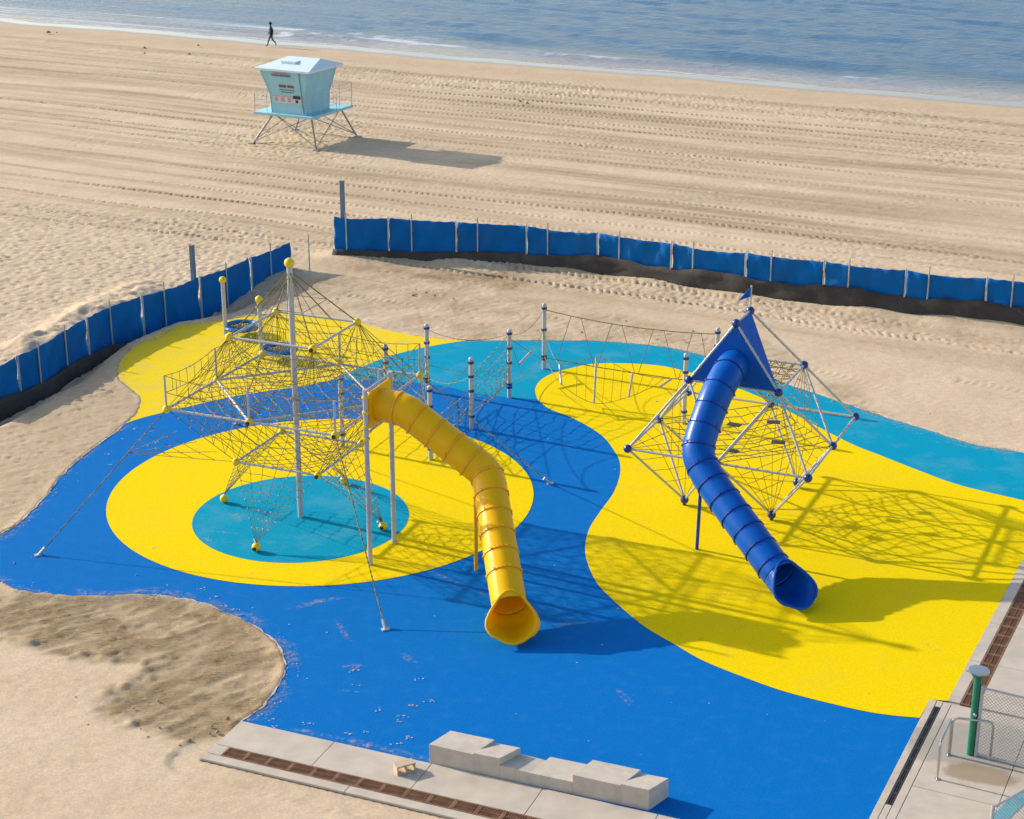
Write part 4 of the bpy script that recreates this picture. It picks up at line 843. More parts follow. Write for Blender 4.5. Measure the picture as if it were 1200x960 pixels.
ft = Q['T'] + Vector((0, 0, 0.68)); MB().tube(Q['T'], ft, 0.022, 8).build('flag_pole', M['white_steel'], py, True)
fm = MB(); fa, fb_, fc_ = ft - Vector((0.02, 0, .04)), ft - Vector((0.02, 0, .30)), ft - Vector((.34, .05, .40)); dn = Vector((0.05, -1, 0)).normalized() * 0.015
fm.add([fa, fb_, fc_, fa + dn, fb_ + dn, fc_ + dn], [(0, 1, 2), (3, 5, 4), (0, 3, 4, 1), (1, 4, 5, 2), (2, 5, 3, 0)]); fm.build('flag', M['panel_b'], py)
# nets inside the pyramid
mid = [Q['E'], Q['K'], Q['M'], Q['C']]
net_part(py, lambda m, jm: quad_net(m, *mid, 9, 9, jm, sag=0.25, r=0.012))
net_part(py, lambda m, jm: fan_net(m, Q['K4'], Q['G'], Q['M'], 6, 6, jm, .15, .0115))
net_part(py, lambda m, jm: tri_diamond(m, Q['G'], Q['M'], Q['K4'], 9, jm, .0115, bag=(0, 0, -.1)))
net_part(py, lambda m, jm: quad_net(m, Q['A'], Q['Fr'], Q['G'], Q['K4'], 8, 8, jm, sag=0.2, r=0.0076))
net_part(py, lambda m, jm: fan_net(m, Q['H'], lerp(Q['E'], Q['I'], .2), lerp(Q['K'], FB(0, 0, 1), .4), 5, 4, jm, .1))
net_part(py, lambda m, jm: fan_net(m, Q['D'], Q['B'], FB(0, 0, 1), 4, 3, jm, .15))
net_part(py, lambda m, jm: fan_net(m, Q['J'], Q['K'], Q['M'], 5, 4, jm, .1))
net_part(py, lambda m, jm: fan_net(m, Q['Fr'], lerp(Q['E'], FB(0, 0, 1), .3), lerp(Q['K'], FB(0, 0, 1), .3), 5, 4, jm, .1))
net_part(py, lambda m, jm: fan_net(m, Q['G'], lerp(Q['K'], Q['M'], .2), lerp(Q['K'], Q['M'], .8), 5, 4, jm, .1))
net_part(py, lambda m, jm: fan_net(m, Q['B'], Q['C'], Q['E'], 4, 3, jm, .1))
net_part(py, lambda m, jm: fan_net(m, Q['C'], Q['D'], Q['A'], 3, 2, jm, .2))
for l_, m_, z_ in ((.0, -.45, .92), (.42, -.1, .98), (-.15, .1, 1.05), (.2, .45, 1.0), (-.45, -.25, 1.0), (.1, .1, 1.85)):
    p = FB(l_, m_, z_); MB().box(p, 0.36, 0.22, 0.03, random.uniform(-.8, .3)).build('rubber_seat', M['black'], py, bevel=0.01)

bs = empty('tube_slide', (5.2, 39.5, 0), 'blue plastic tube slide curving down from the pyramid climber', 'slide')
slide(bs, [(hole_c.x, hole_c.y, 4.12), (5.54, 42.0, 4.10), (5.38, 41.66, 4.0), (5.14, 41.3, 3.70), (4.92, 40.96, 3.29), (4.74, 40.66, 2.90), (4.64, 40.44, 2.62), (4.64, 40.24, 2.38), (4.74, 40.0, 2.17), (4.90, 39.7, 1.95), (5.28, 39.05, 1.57), (5.70, 38.32, 1.17), (6.10, 37.62, .78), (6.30, 37.28, .60)], 0.385, M['slide_b'], M['slide_bf'], 0.60, (0.50, -0.86, -0.10), 0.98)
MB().tube((4.64, 39.99, 0), (4.68, 39.99, 1.95), 0.045, 12).build('support_post', M['slide_bf'], bs, True)

# ------------------------------------------------------------------ spinner posts with blue net rings
for (bp_, ringc, lab) in (((-9.839, 57.313), (-9.310, 57.552), 'yellow capped post with blue net ring nearer the blue fence'), ((-8.292, 55.011), (-7.712, 55.011), 'yellow capped post with blue net ring beside the tall mast')):
    b_ = Vector((*bp_, 0)); rc = Vector((*ringc, 0.33)); e = empty('ring_spinner', b_, lab, 'spinner', 'posts with blue net rings')
    MB().tube(b_, b_ + Vector((0, 0, 1.98)), 0.07, 14).build('post', M['white_steel'], e, True)
    MB().sphere(b_ + Vector((0, 0, 2.05)), 0.125).build('cap_ball', M['ball_y'], e, True)
    rad = (rc - b_).xy.length - 0.02; m = MB(); n = 28
    ring = [rc + Vector((rad * cos(2 * pi * k / n), rad * sin(2 * pi * k / n), 0)) for k in range(n)]
    for k in range(n): m.tube(ring[k], ring[(k + 1) % n], 0.075, 8, caps=False)
    rg = m.build('ring', M['ring_b'], e, True); m = MB()
    for i in range(-6, 7):
        x = rad * i / 6.6; s = math.sqrt(max(0, rad * rad - x * x))
        for p, q in ((Vector((x, -s, 0)), Vector((x, s, 0))), (Vector((-s, x, 0)), Vector((s, x, 0)))):
            rope(m, rc + p, rc + q, 0.14 * s / rad, 0.018)
    m.build('ring_net', M['ring_b'], rg)
    MB().tube((b_.x, b_.y, .33), ring[n // 2], 0.04, 8).build('bracket', M['steel'], e)

# ------------------------------------------------------------------ rope course posts
posts = dict(a=(453.5,485), b=(401.5,524), c=(501,459), d=(505,539), e=(552.5,502.5), f=(597,466), g=(637.5,432.5), h=(801,497), i=(838,464))
pl = [(-3.79, 49.77), (-4.89, 47.01), (-2.65, 51.77), (-2.30, 46.02), (-1.20, 48.50), (-0.08, 51.22), (1.04, 53.96), (5.13, 48.89), (6.34, 51.38)]
PO = dict(zip('abcdefghi', pl)); PLAB = dict(a='behind the slide posts under the net climber', b='under the net climber beside its mast', c='behind the right corner of the net climber', d='beside the bend of the yellow slide', e='holding the near edge of the vertical net', f='holding the far edge of the vertical net', g='where the twisted ladder starts', h='where the twisted ladder ends', i='behind the pyramid climber near the sand')
collm = MB().tube((0, 0, -.035), (0, 0, .035), 0.095, 14); 
cm = bpy.data.meshes.new('collar'); cm.from_pydata(collm.v, [], collm.f); cm.materials.append(M['ball_b'])
for k, p in PO.items():
    e = empty('rope_post', (*p, 0), 'grey rope post with blue collars ' + PLAB[k], 'post', 'posts of the rope course')
    MB().tube((*p, 0), (*p, 2.2), 0.068, 14).build('tube', M['white_steel'], e, True)
    MB().sphere((*p, 2.2), 0.07, 12, 6, 0.5).build('cap', M['white_steel'], e, True)
    for z in (0.35, 0.45, 1.15, 1.62, 2.10) if k in 'cdf' else (0.40, 1.2, 1.65, 2.08) if k != 'g' else (0.35, 0.45, 1.35, 2.08):
        o = bpy.data.objects.new('collar', cm); COL.objects.link(o); o.parent = e; o.location = (0, 0, z)
def pz(k, z): return Vector((*PO[k], z))
def thing_net(name, loc, lab, cat, fn, mt='rope'):
    e = empty(name, loc, lab, cat); o = tag(net_part(e, fn, mt), kind='stuff'); return e
thing_net('climbing_net', (*((pl[4][0] + pl[5][0]) / 2, (pl[4][1] + pl[5][1]) / 2), 0), 'upright twisted rope net stretched between two collared posts', 'net', lambda m, jm: quad_net(m, pz('e', .40), pz('f', .45), pz('f', 2.08), pz('e', 1.65), 9, 7, jm, bag=(.25, -.15, -.12), r=0.0076))
thing_net('climbing_net', (*((pl[3][0] + pl[4][0]) / 2, (pl[3][1] + pl[4][1]) / 2), 0), 'low sagging rope net between post beside yellow slide and vertical net', 'net', lambda m, jm: (quad_net(m, pz('d', .40), pz('e', .40), pz('e', 1.2), pz('d', 1.15), 7, 4, jm, sag=.12), rope(m, pz('d', 2.1), pz('e', 2.08), .25)))
thing_net('rope_tunnel', (*((pl[2][0] + pl[3][0]) / 2, (pl[2][1] + pl[3][1]) / 2), 0), 'rope net slung between the two posts at the right of the net climber', 'net', lambda m, jm: (quad_net(m, pz('c', .45), pz('d', .45), pz('d', 1.62), pz('c', 1.62), 8, 5, jm, bag=(-.3, 0, -.1)), rope(m, pz('c', 2.1), pz('d', 2.1), .2)))
thing_net('rope_tunnel', (*((pl[0][0] + pl[1][0]) / 2, (pl[0][1] + pl[1][1]) / 2), 0), 'rope net slung between the two posts under the net climber', 'net', lambda m, jm: (quad_net(m, pz('a', .4), pz('b', .4), pz('b', 1.65), pz('a', 1.65), 8, 5, jm, bag=(.2, 0, -.1)), quad_net(m, pz('a', 1.2), pz('c', 1.15), pz('d', 1.15), pz('b', 1.2), 10, 8, jm, sag=.2, diag=True)))
thing_net('hand_ropes', (*((pl[2][0] + pl[5][0]) / 2, (pl[2][1] + pl[5][1]) / 2), 0), 'slack hand ropes hung over teal rubber between collared posts', 'rope', lambda m, jm: (rope(m, pz('c', 2.05), pz('f', 2.08), .28), rope(m, pz('c', .9), pz('f', 1.0), .2), rope(m, pz('c', .45), pz('e', 1.65), .2), rope(m, pz('f', 2.08), pz('g', 2.05), .3), rope(m, pz('f', .45), pz('g', .4), .1), rope(m, pz('f', 1.95), Vector((*pl[6], 0.3)) + Vector((.35, -.6, 0)), .05), rope(m, pz('f', 1.95), lerp(pz('f', .45), pz('g', .4), .35), .0)))
# loose white rung between two posts
bx_ = empty('swing_bar', (*(0.409, 52.746), 0.0), 'short white bar hanging in ropes between two collared posts', 'bar'); MB().tube(Vector((*(0.245, 52.664), 0)) + Vector((0, 0, .62)), Vector((*(0.606, 53.328), 0)) + Vector((0, 0, .80)), 0.04, 10).build('rung', M['white_steel'], bx_, True)
m = MB(); rope(m, pz('f', 1.2), Vector((*(0.245, 52.664), .62)), 0.05); rope(m, pz('g', 1.35), Vector((*(0.606, 53.328), .80)), .05); m.build('rope', M['rope'], bx_)
# twisted ladder
tw = empty('twisted_ladder', (*(2.642, 50.910), 0), 'twisted rope ladder with white rungs slung over yellow rubber', 'ladder')
rung = [((1.462, 50.680, 1.250), (1.489, 50.088, 0.850)), ((2.582, 50.715, 1.500), (2.509, 50.333, 0.140)), ((3.647, 49.961, 1.250), (3.536, 49.875, 0.500)), ((4.829, 49.986, 1.050), (4.463, 49.572, 0.950))]
rung = [(Vector(a), Vector(b)) for a, b in rung]
for a, b in rung: MB().tube(a, b, 0.036, 10).build('rung', M['white_steel'], tw, True)
ua = catmull([pz('g', 1.35)] + [r_[0] for r_ in rung] + [pz('h', 1.65)], 4); ub = catmull([pz('g', .45)] + [r_[1] for r_ in rung] + [pz('h', .45)], 4)
m = MB(); m.path(ua, RR, 5); m.path(ub, RR, 5)
for i in (2, 6, 7, 9, 10, 11, 13, 14, 15, 18): m.tube(ua[i], ub[i], 0.0076, 4)
m.build('ladder_ropes', M['rope'], tw)
m = MB(); e = empty('loop_bridge', (*((pl[6][0] + pl[8][0]) / 2, (pl[6][1] + pl[8][1]) / 2), 0), 'rope bridge with hanging V loops along the sandy edge of teal rubber', 'bridge')
A_, B_ = pz('g', 2.02), pz('i', 2.02); C_, D_ = pz('g', .40), pz('i', .40); rope(m, A_, B_, .16, 0.016, 12); rope(m, C_, D_, .06, 0.0135, 12)
for t0, t1, t2, t3 in ((.08, .16, .22, .30), (.32, .40, .46, .54), (.56, .64, .70, .78), (.79, .86, .91, .97)):
    tp = lambda t: lerp(A_, B_, t) - Vector((0, 0, .16 * 4 * t * (1 - t))); bt = lambda t: lerp(C_, D_, t) - Vector((0, 0, .06 * 4 * t * (1 - t)))
    m.tube(tp(t1), bt(t0), .0115, 4); m.tube(tp(t2), bt(t3), .0115, 4); m.tube(bt(t0), bt(t3), .017, 5)
m.build('bridge_ropes', M['rope_y'], e)

# ------------------------------------------------------------------ construction fences
def along(pts, s):
    for a, b in zip(pts[:-1], pts[1:]):
        L_ = (b - a).length
        if s <= L_: return a.lerp(b, s / L_)
        s -= L_
    return pts[-1]
def fence(label, line, tops, bottoms, joints, poles, blackfrac, h=1.72, zb=0.02):
    """line: ground points; joints/poles: indices along the line (0..1 of length)"""
    e = empty('screen_fence', (*line[0], 0), label, 'fence')
    cp = catmull(line, 8); d = [0.0]
    for a, b in zip(cp[:-1], cp[1:]): d.append(d[-1] + (b - a).length)
    TL = d[-1]; js = [0.0] + joints + [TL]
    sd0 = random.random() * 50
    for a, b in zip(js[:-1], js[1:]):
        n = max(4, int((b - a) / 0.08)); kz = 14; m = MB(); g = 0.03
        for i in range(n + 1):
            s = a + g + (b - a - 2 * g) * i / n; p = along(cp, s); t_ = (along(cp, min(s + .1, TL)) - along(cp, max(s - .1, 0))).normalized(); nn = Vector((-t_.y, t_.x)); u = i / n
            for j in range(kz + 1):
                v = j / kz
                w = 0.035 * math.sin(u * 3.1 + s * 2.3 + sd0) * math.sin(v * 3) + 0.018 * math.sin(s * 9 + 4 * v) * (1 - v) + 0.022 * math.sin(s * 5.3 - 7 * v + sd0) + 0.05 * math.sin(pi * u) * (0.5 - v)
                w += 0.03 * max(0, 1 - u * 6) * math.sin(v * 14) + 0.03 * max(0, 1 - (1 - u) * 6) * math.sin(v * 11 + 2)
                sagz = -(0.05 + 0.05 * math.sin(a * 7.3)) * math.sin(pi * u) * v - 0.02 * abs(math.sin(s * 6.5)) * v; w += 0.018 * math.sin(s * 14 + 9 * v + sd0) * math.sin(u * 5 + v * 4)
                m.v.append((p.x + nn.x * w, p.y + nn.y * w, zb + (h - zb) * v + sagz))
        st = kz + 1
        m.f = [(i * st + j, (i + 1) * st + j, (i + 1) * st + j + 1, i * st + j + 1) for i in range(n) for j in range(kz)]
        o = m.build('fabric_panel', M['fabric'], e, True); sdf = o.modifiers.new('th', 'SOLIDIFY'); sdf.thickness = 0.008
    for s in joints + poles:
        p = along(cp, s); ex = 0.06 if s in joints else 0.22
        t_ = (along(cp, min(s + .1, TL)) - along(cp, max(s - .1, 0))).normalized(); nn = Vector((-t_.y, t_.x)); 
        off = nn * (-0.055 if nn.y > 0 else 0.055)
        MB().tube((p.x + off.x, p.y + off.y, zb - .1), (p.x + off.x, p.y + off.y, h + ex), 0.027, 8).build('pole', M['fpole'], e, True)
    # black silt cloth along the foot
    m = MB(); n = int(TL / 0.2)
    for i in range(n + 1):
        s = TL * i / n; p = along(cp, s); t_ = (along(cp, min(s + .1, TL)) - along(cp, max(s - .1, 0))).normalized(); nn = Vector((-t_.y, t_.x)); nn = -nn if nn.y > 0 else nn
        hb_ = blackfrac(s, TL) * (1 + 0.14 * math.sin(s * 1.3) + 0.05 * math.sin(s * 4.2 + 1)) 
        for k, (o_, z_) in enumerate(((0.09, 1.0), (0.13, .6), (0.18, .25), (0.34, 0.0))):
            m.v.append((p.x + nn.x * (o_ + .03 * math.sin(s * 3 + k)), p.y + nn.y * (o_ + .03 * math.sin(s * 3 + k)), hb_ * z_ + (0.24, 0.20, 0.15, -0.10)[k] + min(0, zb + .02) - 0.45 * max(0.0, 1 - hb_ / 0.09)))
    m.f = [(i * 4 + k, i * 4 + k + 1, (i + 1) * 4 + k + 1, (i + 1) * 4 + k) for i in range(n) for k in range(3)]
    o = m.build('silt_skirt', M['skirt'], e, True); sdf = o.modifiers.new('th', 'SOLIDIFY'); sdf.thickness = 0.01
    return e, cp, TL
FL = [Vector(p) for p in FENCE_L]; FR = [Vector(p) for p in FENCE_R]
def lens(line, pts):
    cp = catmull(line, 8); out = []
    for q_ in pts:
        acc = 0; best = (1e9, 0)
        for a, b in zip(cp[:-1], cp[1:]):
            e_ = b - a; t = max(0, min(1, (Vector(q_) - a).dot(e_) / e_.length_squared)); dd_ = (a + e_ * t - Vector(q_)).length
            if dd_ < best[0]: best = (dd_, acc + t * e_.length)
            acc += e_.length
        out.append(best[1])
    return out
jl = lens(FL, [(-15.71, 52.17), (-14.35, 56.14), (-13.07, 58.83), (-11.40, 61.21), (-9.97, 63.89)]); plz = lens(FL, [(-15.22, 53.08), (-14.78, 54.79), (-13.86, 57.46), (-12.45, 59.84), (-10.65, 62.41), (-9.39, 65.19)])
fence('blue screen fence curving along the left sand beside yellow rubber', FL, None, None, jl, plz, lambda s, TL: 0.36 * max(0.0, 1 - s / (TL * 0.62)) + 0.0, 1.05, zb=-0.62)
jr = lens(FR, [(-4.90, 67.55), (-2.19, 66.92), (0.57, 66.29), (3.30, 65.19), (6.00, 63.66), (8.61, 62.30), (11.29, 61.10), (14.00, 59.95), (16.61, 58.93)]); prz = lens(FR, [(-6.58, 67.68), (-3.97, 67.30), (-1.35, 66.67), (1.37, 65.92), (4.09, 64.71), (6.76, 63.20), (9.49, 61.86), (12.11, 60.68), (14.75, 59.64), (17.41, 58.53)])
fence('long blue screen fence between the play surface and the raked beach', FR, None, None, jr, prz, lambda s, TL: 0.10 + 0.42 * min(1, max(0, (s - 2.5) / 9.0)), 1.66)
for px_, h_, lab in (((-6.735, 68.071), 3.0, 'tall slate grey square post at the left end of the long blue fence'), ((-11.552, 61.212), 2.2, 'tall slate grey square post behind the curved blue fence')):
    o = MB().box((px_[0], px_[1], h_ / 2 - .05), 0.15, 0.15, h_ + .1, radians(-27)).box((px_[0], px_[1], h_ + .02), 0.17, 0.17, 0.04, radians(-27)).build('tall_post', M['navy_post'], None, bevel=0.01); recentre(o); tag(o, lab, 'post', 'tall posts by the fences')
o = MB().tube((*(-7.864, 65.677), 0), (*(-7.864, 65.677), 1.5), 0.025, 8).build('stake', M['fpole']); recentre(o); tag(o, 'thin metal stake standing in the gap between the blue fences', 'stake')

# ------------------------------------------------------------------ lifeguard tower
tr = radians(-27); lt = empty('lifeguard_tower', (-10.95, 91.1, 0), 'aqua lifeguard tower with pale hip roof on splayed legs in the sand', 'tower')
tu = Vector((cos(tr), sin(tr), 0)); tvv = Vector((-sin(tr), cos(tr), 0)); TC = Vector((-10.75, 91.2, 0))
def TP(u, v, z): return TC + tu * u + tvv * v + Vector((0, 0, z))
DZ = 1.68; m = MB()
m.hexa([TP(-1.82, -2.2, DZ - .14), TP(1.8, -2.2, DZ - .14), TP(1.8, 1.75, DZ - .14), TP(-1.82, 1.75, DZ - .14), TP(-1.82, -2.2, DZ), TP(1.8, -2.2, DZ), TP(1.8, 1.75, DZ), TP(-1.82, 1.75, DZ)]); m.build('deck', M['tower'], lt, bevel=0.02)
CV = -0.85; CU = 0.22
m = MB(); bt_ = [(-1.02, -1.1), (1.02, -1.1), (1.02, 1.1), (-1.02, 1.1)]; md_ = [(-1.06, -1.14), (1.06, -1.14), (1.06, 1.14), (-1.06, 1.14)]; tp_ = [(-1.42, -1.45), (1.42, -1.45), (1.42, 1.35), (-1.42, 1.35)]
rings_ = [[TP(u + CU, v + CV, DZ + .002) for u, v in bt_], [TP(u + CU, v + CV, DZ + 0.95) for u, v in md_], [TP(u + CU, v + CV, 3.92) for u, v in tp_]]
m.v = [tuple(p) for r_ in rings_ for p in r_]; m.f = [(j * 4 + i, j * 4 + (i + 1) % 4, (j + 1) * 4 + (i + 1) % 4, (j + 1) * 4 + i) for j in range(2) for i in range(4)] + [(3, 2, 1, 0), (8, 9, 10, 11)]
cab = m.build('cabin', M['tower'], lt)
for i in range(4):   # corner trim
    m = MB(); m.tube(rings_[0][i], rings_[1][i], .035, 6); m.tube(rings_[1][i], rings_[2][i], .035, 6); m.build('corner_trim', M['tower'], cab)
def face_pt(u, z, off=0.012):   # point on the landward face
    if z < 0.95: t = z / .95; v = -1.1 - .04 * t
    else: t = (z - .95) / (4.0 - DZ - .95); v = -1.14 - .36 * t
    return TP(u + CU, CV + v - off, DZ + z)
def plate(u0, u1, z0, z1, mt, name, par, off=0.012):
    a, b, c_, d = face_pt(u0, z0, off), face_pt(u1, z0, off), face_pt(u1, z1, off), face_pt(u0, z1, off); k = tvv * 0.014
    return MB().hexa([a, b, b + k, a + k, d, c_, c_ + k, d + k]).build(name, M[mt], par)
# shutter seam and signs on the landward face
plate(.92, .96, 0.05, 2.2, 'tower_dark', 'panel_seam', cab, .008)
sg = plate(-.88, .30, .55, .93, 'sign_w', 'notice_board', cab)
for i in range(3):
    for j, (z0, z1) in enumerate(((.86, .90), (.62, .82))):
        u0 = -.82 + i * .38; plate(u0 + (.05 if j else 0), u0 + (.22 if j else .32), z0, z1, 'sign_p' if (i + j) % 2 == 0 else 'sign_k' if (i == 1 and j) else 'sign_p', 'notice_print', sg, .030)
s2_ = plate(.34, .80, .56, .98, 'sign_w', 'notice_board', cab); plate(.35, .79, .80, .97, 'sign_k', 'notice_print', s2_, .030); plate(.48, .64, .60, .75, 'sign_k', 'notice_print', s2_, .030)
for u0, u1 in ((-.42, .02), (.10, .48)): plate(u0, u1, 1.36, 1.50, 'sign_r', 'red_lettering', cab)
for k in range(9): plate(-.40 + k * .1, -.34 + k * .1, 1.22, 1.26, 'sign_k', 'small_lettering', cab)
for k in range(8): plate(-.35 + k * .1, -.29 + k * .1, 1.10, 1.14, 'sign_k', 'small_lettering', cab)
for k in range(11): plate(-.72 + k * .095, -.66 + k * .095, 2.06, 2.13, 'sign_p', 'small_lettering', cab)
for k in range(11): plate(-.74 + k * .105, -.67 + k * .105, 1.94, 2.03, 'sign_r' if k % 2 else 'tower_dark', 'small_lettering', cab)
EZ = 3.90; RU, RV = 1.66, 1.62; m = MB()
ev = [TP(CU - RU, CV - RV, EZ), TP(CU + RU, CV - RV, EZ), TP(CU + RU, CV + RV, EZ), TP(CU - RU, CV + RV, EZ)]; ev2 = [p + Vector((0, 0, .10)) for p in ev]; rgd = [TP(-.45, CV + .1, EZ + .52), TP(1.48, CV + .1, EZ + .52)]
m.v = [tuple(p) for p in ev + ev2 + rgd]; m.f = [(3, 2, 1, 0), (0, 1, 5, 4), (1, 2, 6, 5), (2, 3, 7, 6), (3, 0, 4, 7), (4, 5, 9, 8), (5, 6, 9), (6, 7, 8, 9), (7, 4, 8)]; rf = m.build('roof', M['tower_roof'], lt)
m = MB(); m.box(TP(.15, CV - .62, EZ + .36), .85, .5, .12, tr); m.build('roof_hatch', M['tower_roof'], rf)
LB = [TP(-2.0, -2.2, 0), TP(2.0, -2.2, 0), TP(2.0, 1.8, 0), TP(-2.0, 1.8, 0)]; LT = [TP(-1.0, -1.55, DZ - .14), TP(1.35, -1.6, DZ - .14), TP(1.35, 1.2, DZ - .14), TP(-1.0, 1.2, DZ - .14)]
for a, b in zip(LB, LT):
    o = MB().tube(a - Vector((0, 0, .1)), b, .048, 10).build('leg', M['leg'], lt, True); MB().box(a + Vector((0, 0, .02)), .3, .3, .05, tr).build('foot', M['leg'], o)
for i in range(4):
    j = (i + 1) % 4
    for a, b in ((lerp(LB[i], LT[i], .08), LT[j]), (lerp(LB[j], LT[j], .08), LT[i])): MB().tube(a, b, .022, 8).build('brace', M['leg'], lt, True)
def rail_run(pts, h, par):
    m = MB()
    for a, b in zip(pts[:-1], pts[1:]):
        n = max(1, int(round((b - a).length / 0.9)))
        for i in range(n + 1): p = lerp(a, b, i / n); m.tube(p, p + Vector((0, 0, h)), .014, 6)
        for k in (0.33, .67, 1.0): m.tube(a + Vector((0, 0, h * k)), b + Vector((0, 0, h * k)), .011, 6)
    m.build('railing', M['steel'], par)
rail_run([TP(-1.0, -2.1, DZ), TP(-1.76, -2.1, DZ), TP(-1.76, 1.68, DZ)], .95, lt); rail_run([TP(1.1, -2.1, DZ), TP(1.75, -2.1, DZ), TP(1.75, .2, DZ)], .95, lt); rail_run([TP(1.75, .5, DZ), TP(1.75, 1.68, DZ), TP(.6, 1.68, DZ)], 1.2, lt)

# ------------------------------------------------------------------ walker at the water's edge
def person():
    b = Vector((*(-16.934, 124.623), -0.185)); e = empty('person', b, 'person in dark jacket and leggings walking along the wet sand', 'person')
    hd = radians(195); fx = Vector((cos(hd), sin(hd), 0)); sx = Vector((-sin(hd), cos(hd), 0))
    def L_(f_, s_, z): return tuple(fx * f_ + sx * s_ + Vector((0, 0, z)))
    J = dict(pel=(0, 0, .93, .125, .095), abd=(0.01, 0, 1.10, .12, .09), che=(0.02, 0, 1.30, .155, .105), nb=(.03, 0, 1.43, .07, .06), nk=(.05, 0, 1.50, .052, .052), hd=(.075, 0, 1.585, .075, .085), ht=(.08, 0, 1.68, .07, .075),
             lh=(0, .09, .90, .088, .088), lk=(.20, .10, .50, .058, .058), la=(.33, .10, .10, .040, .04), lt=(.48, .10, .06, .036, .04), rh=(0, -.09, .90, .088, .088), rk=(-.06, -.09, .49, .058, .058), ra=(-.34, -.09, .15, .040, .04), rt=(-.25, -.09, .05, .036, .04),
             ls=(.02, .17, 1.38, .055, .055), le=(-.10, .22, 1.12, .042, .042), lw=(-.07, .22, .88, .03, .03), lf=(-.04, .21, .78, .026, .03), rs=(.02, -.17, 1.38, .055, .055), re=(.03, -.23, 1.11, .042, .042), rw=(.16, -.20, .92, .03, .03), rf=(.21, -.19, .84, .026, .03))
    names = list(J); E_ = [('pel', 'abd'), ('abd', 'che'), ('che', 'nb'), ('nb', 'nk'), ('nk', 'hd'), ('hd', 'ht'), ('pel', 'lh'), ('lh', 'lk'), ('lk', 'la'), ('la', 'lt'), ('pel', 'rh'), ('rh', 'rk'), ('rk', 'ra'), ('ra', 'rt'), ('che', 'ls'), ('ls', 'le'), ('le', 'lw'), ('lw', 'lf'), ('che', 'rs'), ('rs', 're'), ('re', 'rw'), ('rw', 'rf')]
    me_ = bpy.data.meshes.new('body'); me_.from_pydata([L_(*J[n][:3]) for n in names], [(names.index(a), names.index(c_)) for a, c_ in E_], [])
    ob = bpy.data.objects.new('body', me_); COL.objects.link(ob); sk = ob.modifiers.new('skin', 'SKIN'); sk.use_smooth_shade = True
    for i, n in enumerate(names): me_.skin_vertices[0].data[i].radius = J[n][3:5]; me_.skin_vertices[0].data[i].use_root = (n == 'pel')
    ss = ob.modifiers.new('sub', 'SUBSURF'); ss.levels = 1; ss.render_levels = 1
    bpy.context.view_layer.update(); dg = bpy.context.evaluated_depsgraph_get(); ev_ = ob.evaluated_get(dg); nm = bpy.data.meshes.new_from_object(ev_); bpy.data.objects.remove(ob)
    for k in ('cloth_k', 'cloth_l', 'skin', 'shoe', 'hair'): nm.materials.append(M[k])
    for p in nm.polygons:
        c_ = p.center; f_ = c_.dot(fx); s_ = c_.dot(sx); z = c_.z
        if z > 1.60: p.material_index = 4 if f_ < .11 or z > 1.66 else 2
        elif z > 1.49: p.material_index = 2 if f_ > .05 else 4
        elif abs(s_) > .17 and z < .86: p.material_index = 2
        elif z > .86: p.material_index = 0
        elif z < .12: p.material_index = 3
        else: p.material_index = 1
    o = bpy.data.objects.new('body', nm); COL.objects.link(o); o.parent = e
    # jacket hem and hair knot as separate pieces
    m = MB(); n = 14
    for z, rx, ry in ((.84, .175, .135), (.98, .165, .125), (1.12, .155, .118), (1.30, .178, .13)): m.v += [tuple(fx * (ry * cos(2 * pi * k / n) + .01) + sx * rx * sin(2 * pi * k / n) + Vector((0, 0, z))) for k in range(n)]
    m.f = [(j * n + k, j * n + (k + 1) % n, (j + 1) * n + (k + 1) % n, (j + 1) * n + k) for j in range(3) for k in range(n)]
    jk = m.build('jacket', M['cloth_k'], None, True); jk.parent = e; jk.modifiers.new('th', 'SOLIDIFY').thickness = .01
    hm_ = MB().sphere(L_(.055, 0, 1.63), .102, 12, 8, 1.12).sphere(L_(-.03, 0, 1.60), .06, 10, 6, 1.3).build('hair', M['hair'], None, True); hm_.parent = e
    return e
person()

# ------------------------------------------------------------------ shower post, rails and chain-link fence at the court
gpb = Vector((9.12, 30.28, 0.02)); e = empty('shower_post', gpb, 'green painted post with round steel cap beside the chain link fence', 'post')
MB().tube(gpb, gpb + Vector((0, 0, 1.80)), .078, 16).build('column', M['green'], e, True); MB().tube(gpb + Vector((0, 0, 1.72)), gpb + Vector((0, 0, 1.86)), .10, 18, .19).build('collar', M['green'], e, True)
MB().tube(gpb + Vector((0, 0, 1.862)), gpb + Vector((0, 0, 1.89)), .205, 24).build('cap', M['stain'], e, True); MB().tube(gpb + Vector((-.24, .05, 1.85)), gpb + Vector((-.1, .02, 1.80)), .015, 8).build('nozzle', M['stain'], e); MB().tube(gpb + Vector((-.02, -.08, .95)), gpb + Vector((-.02, -.13, .95)), .03, 10).build('push_button', M['stain'], e)
h0 = Vector((8.25, 29.37, .02)); h1 = Vector((8.67, 30.25, .02)); h2 = Vector((9.46, 30.09, .02)); Hh = .84
e = empty('guard_rail', h1, 'bent steel guard rail round the base of the green post', 'rail')
m = MB()
def arch(a, b, rb=.10, ends=(True, True)):
    d = (b - a).normalized(); pts = []
    if ends[0]: pts.append(a)
    pts += [a + Vector((0, 0, Hh - rb)), a + d * rb * .3 + Vector((0, 0, Hh - rb * .3)), a + d * rb + Vector((0, 0, Hh)), b - d * rb + Vector((0, 0, Hh)), b - d * rb * .3 + Vector((0, 0, Hh - rb * .3)), b + Vector((0, 0, Hh - rb))]
    if ends[1]: pts.append(b)
    return pts
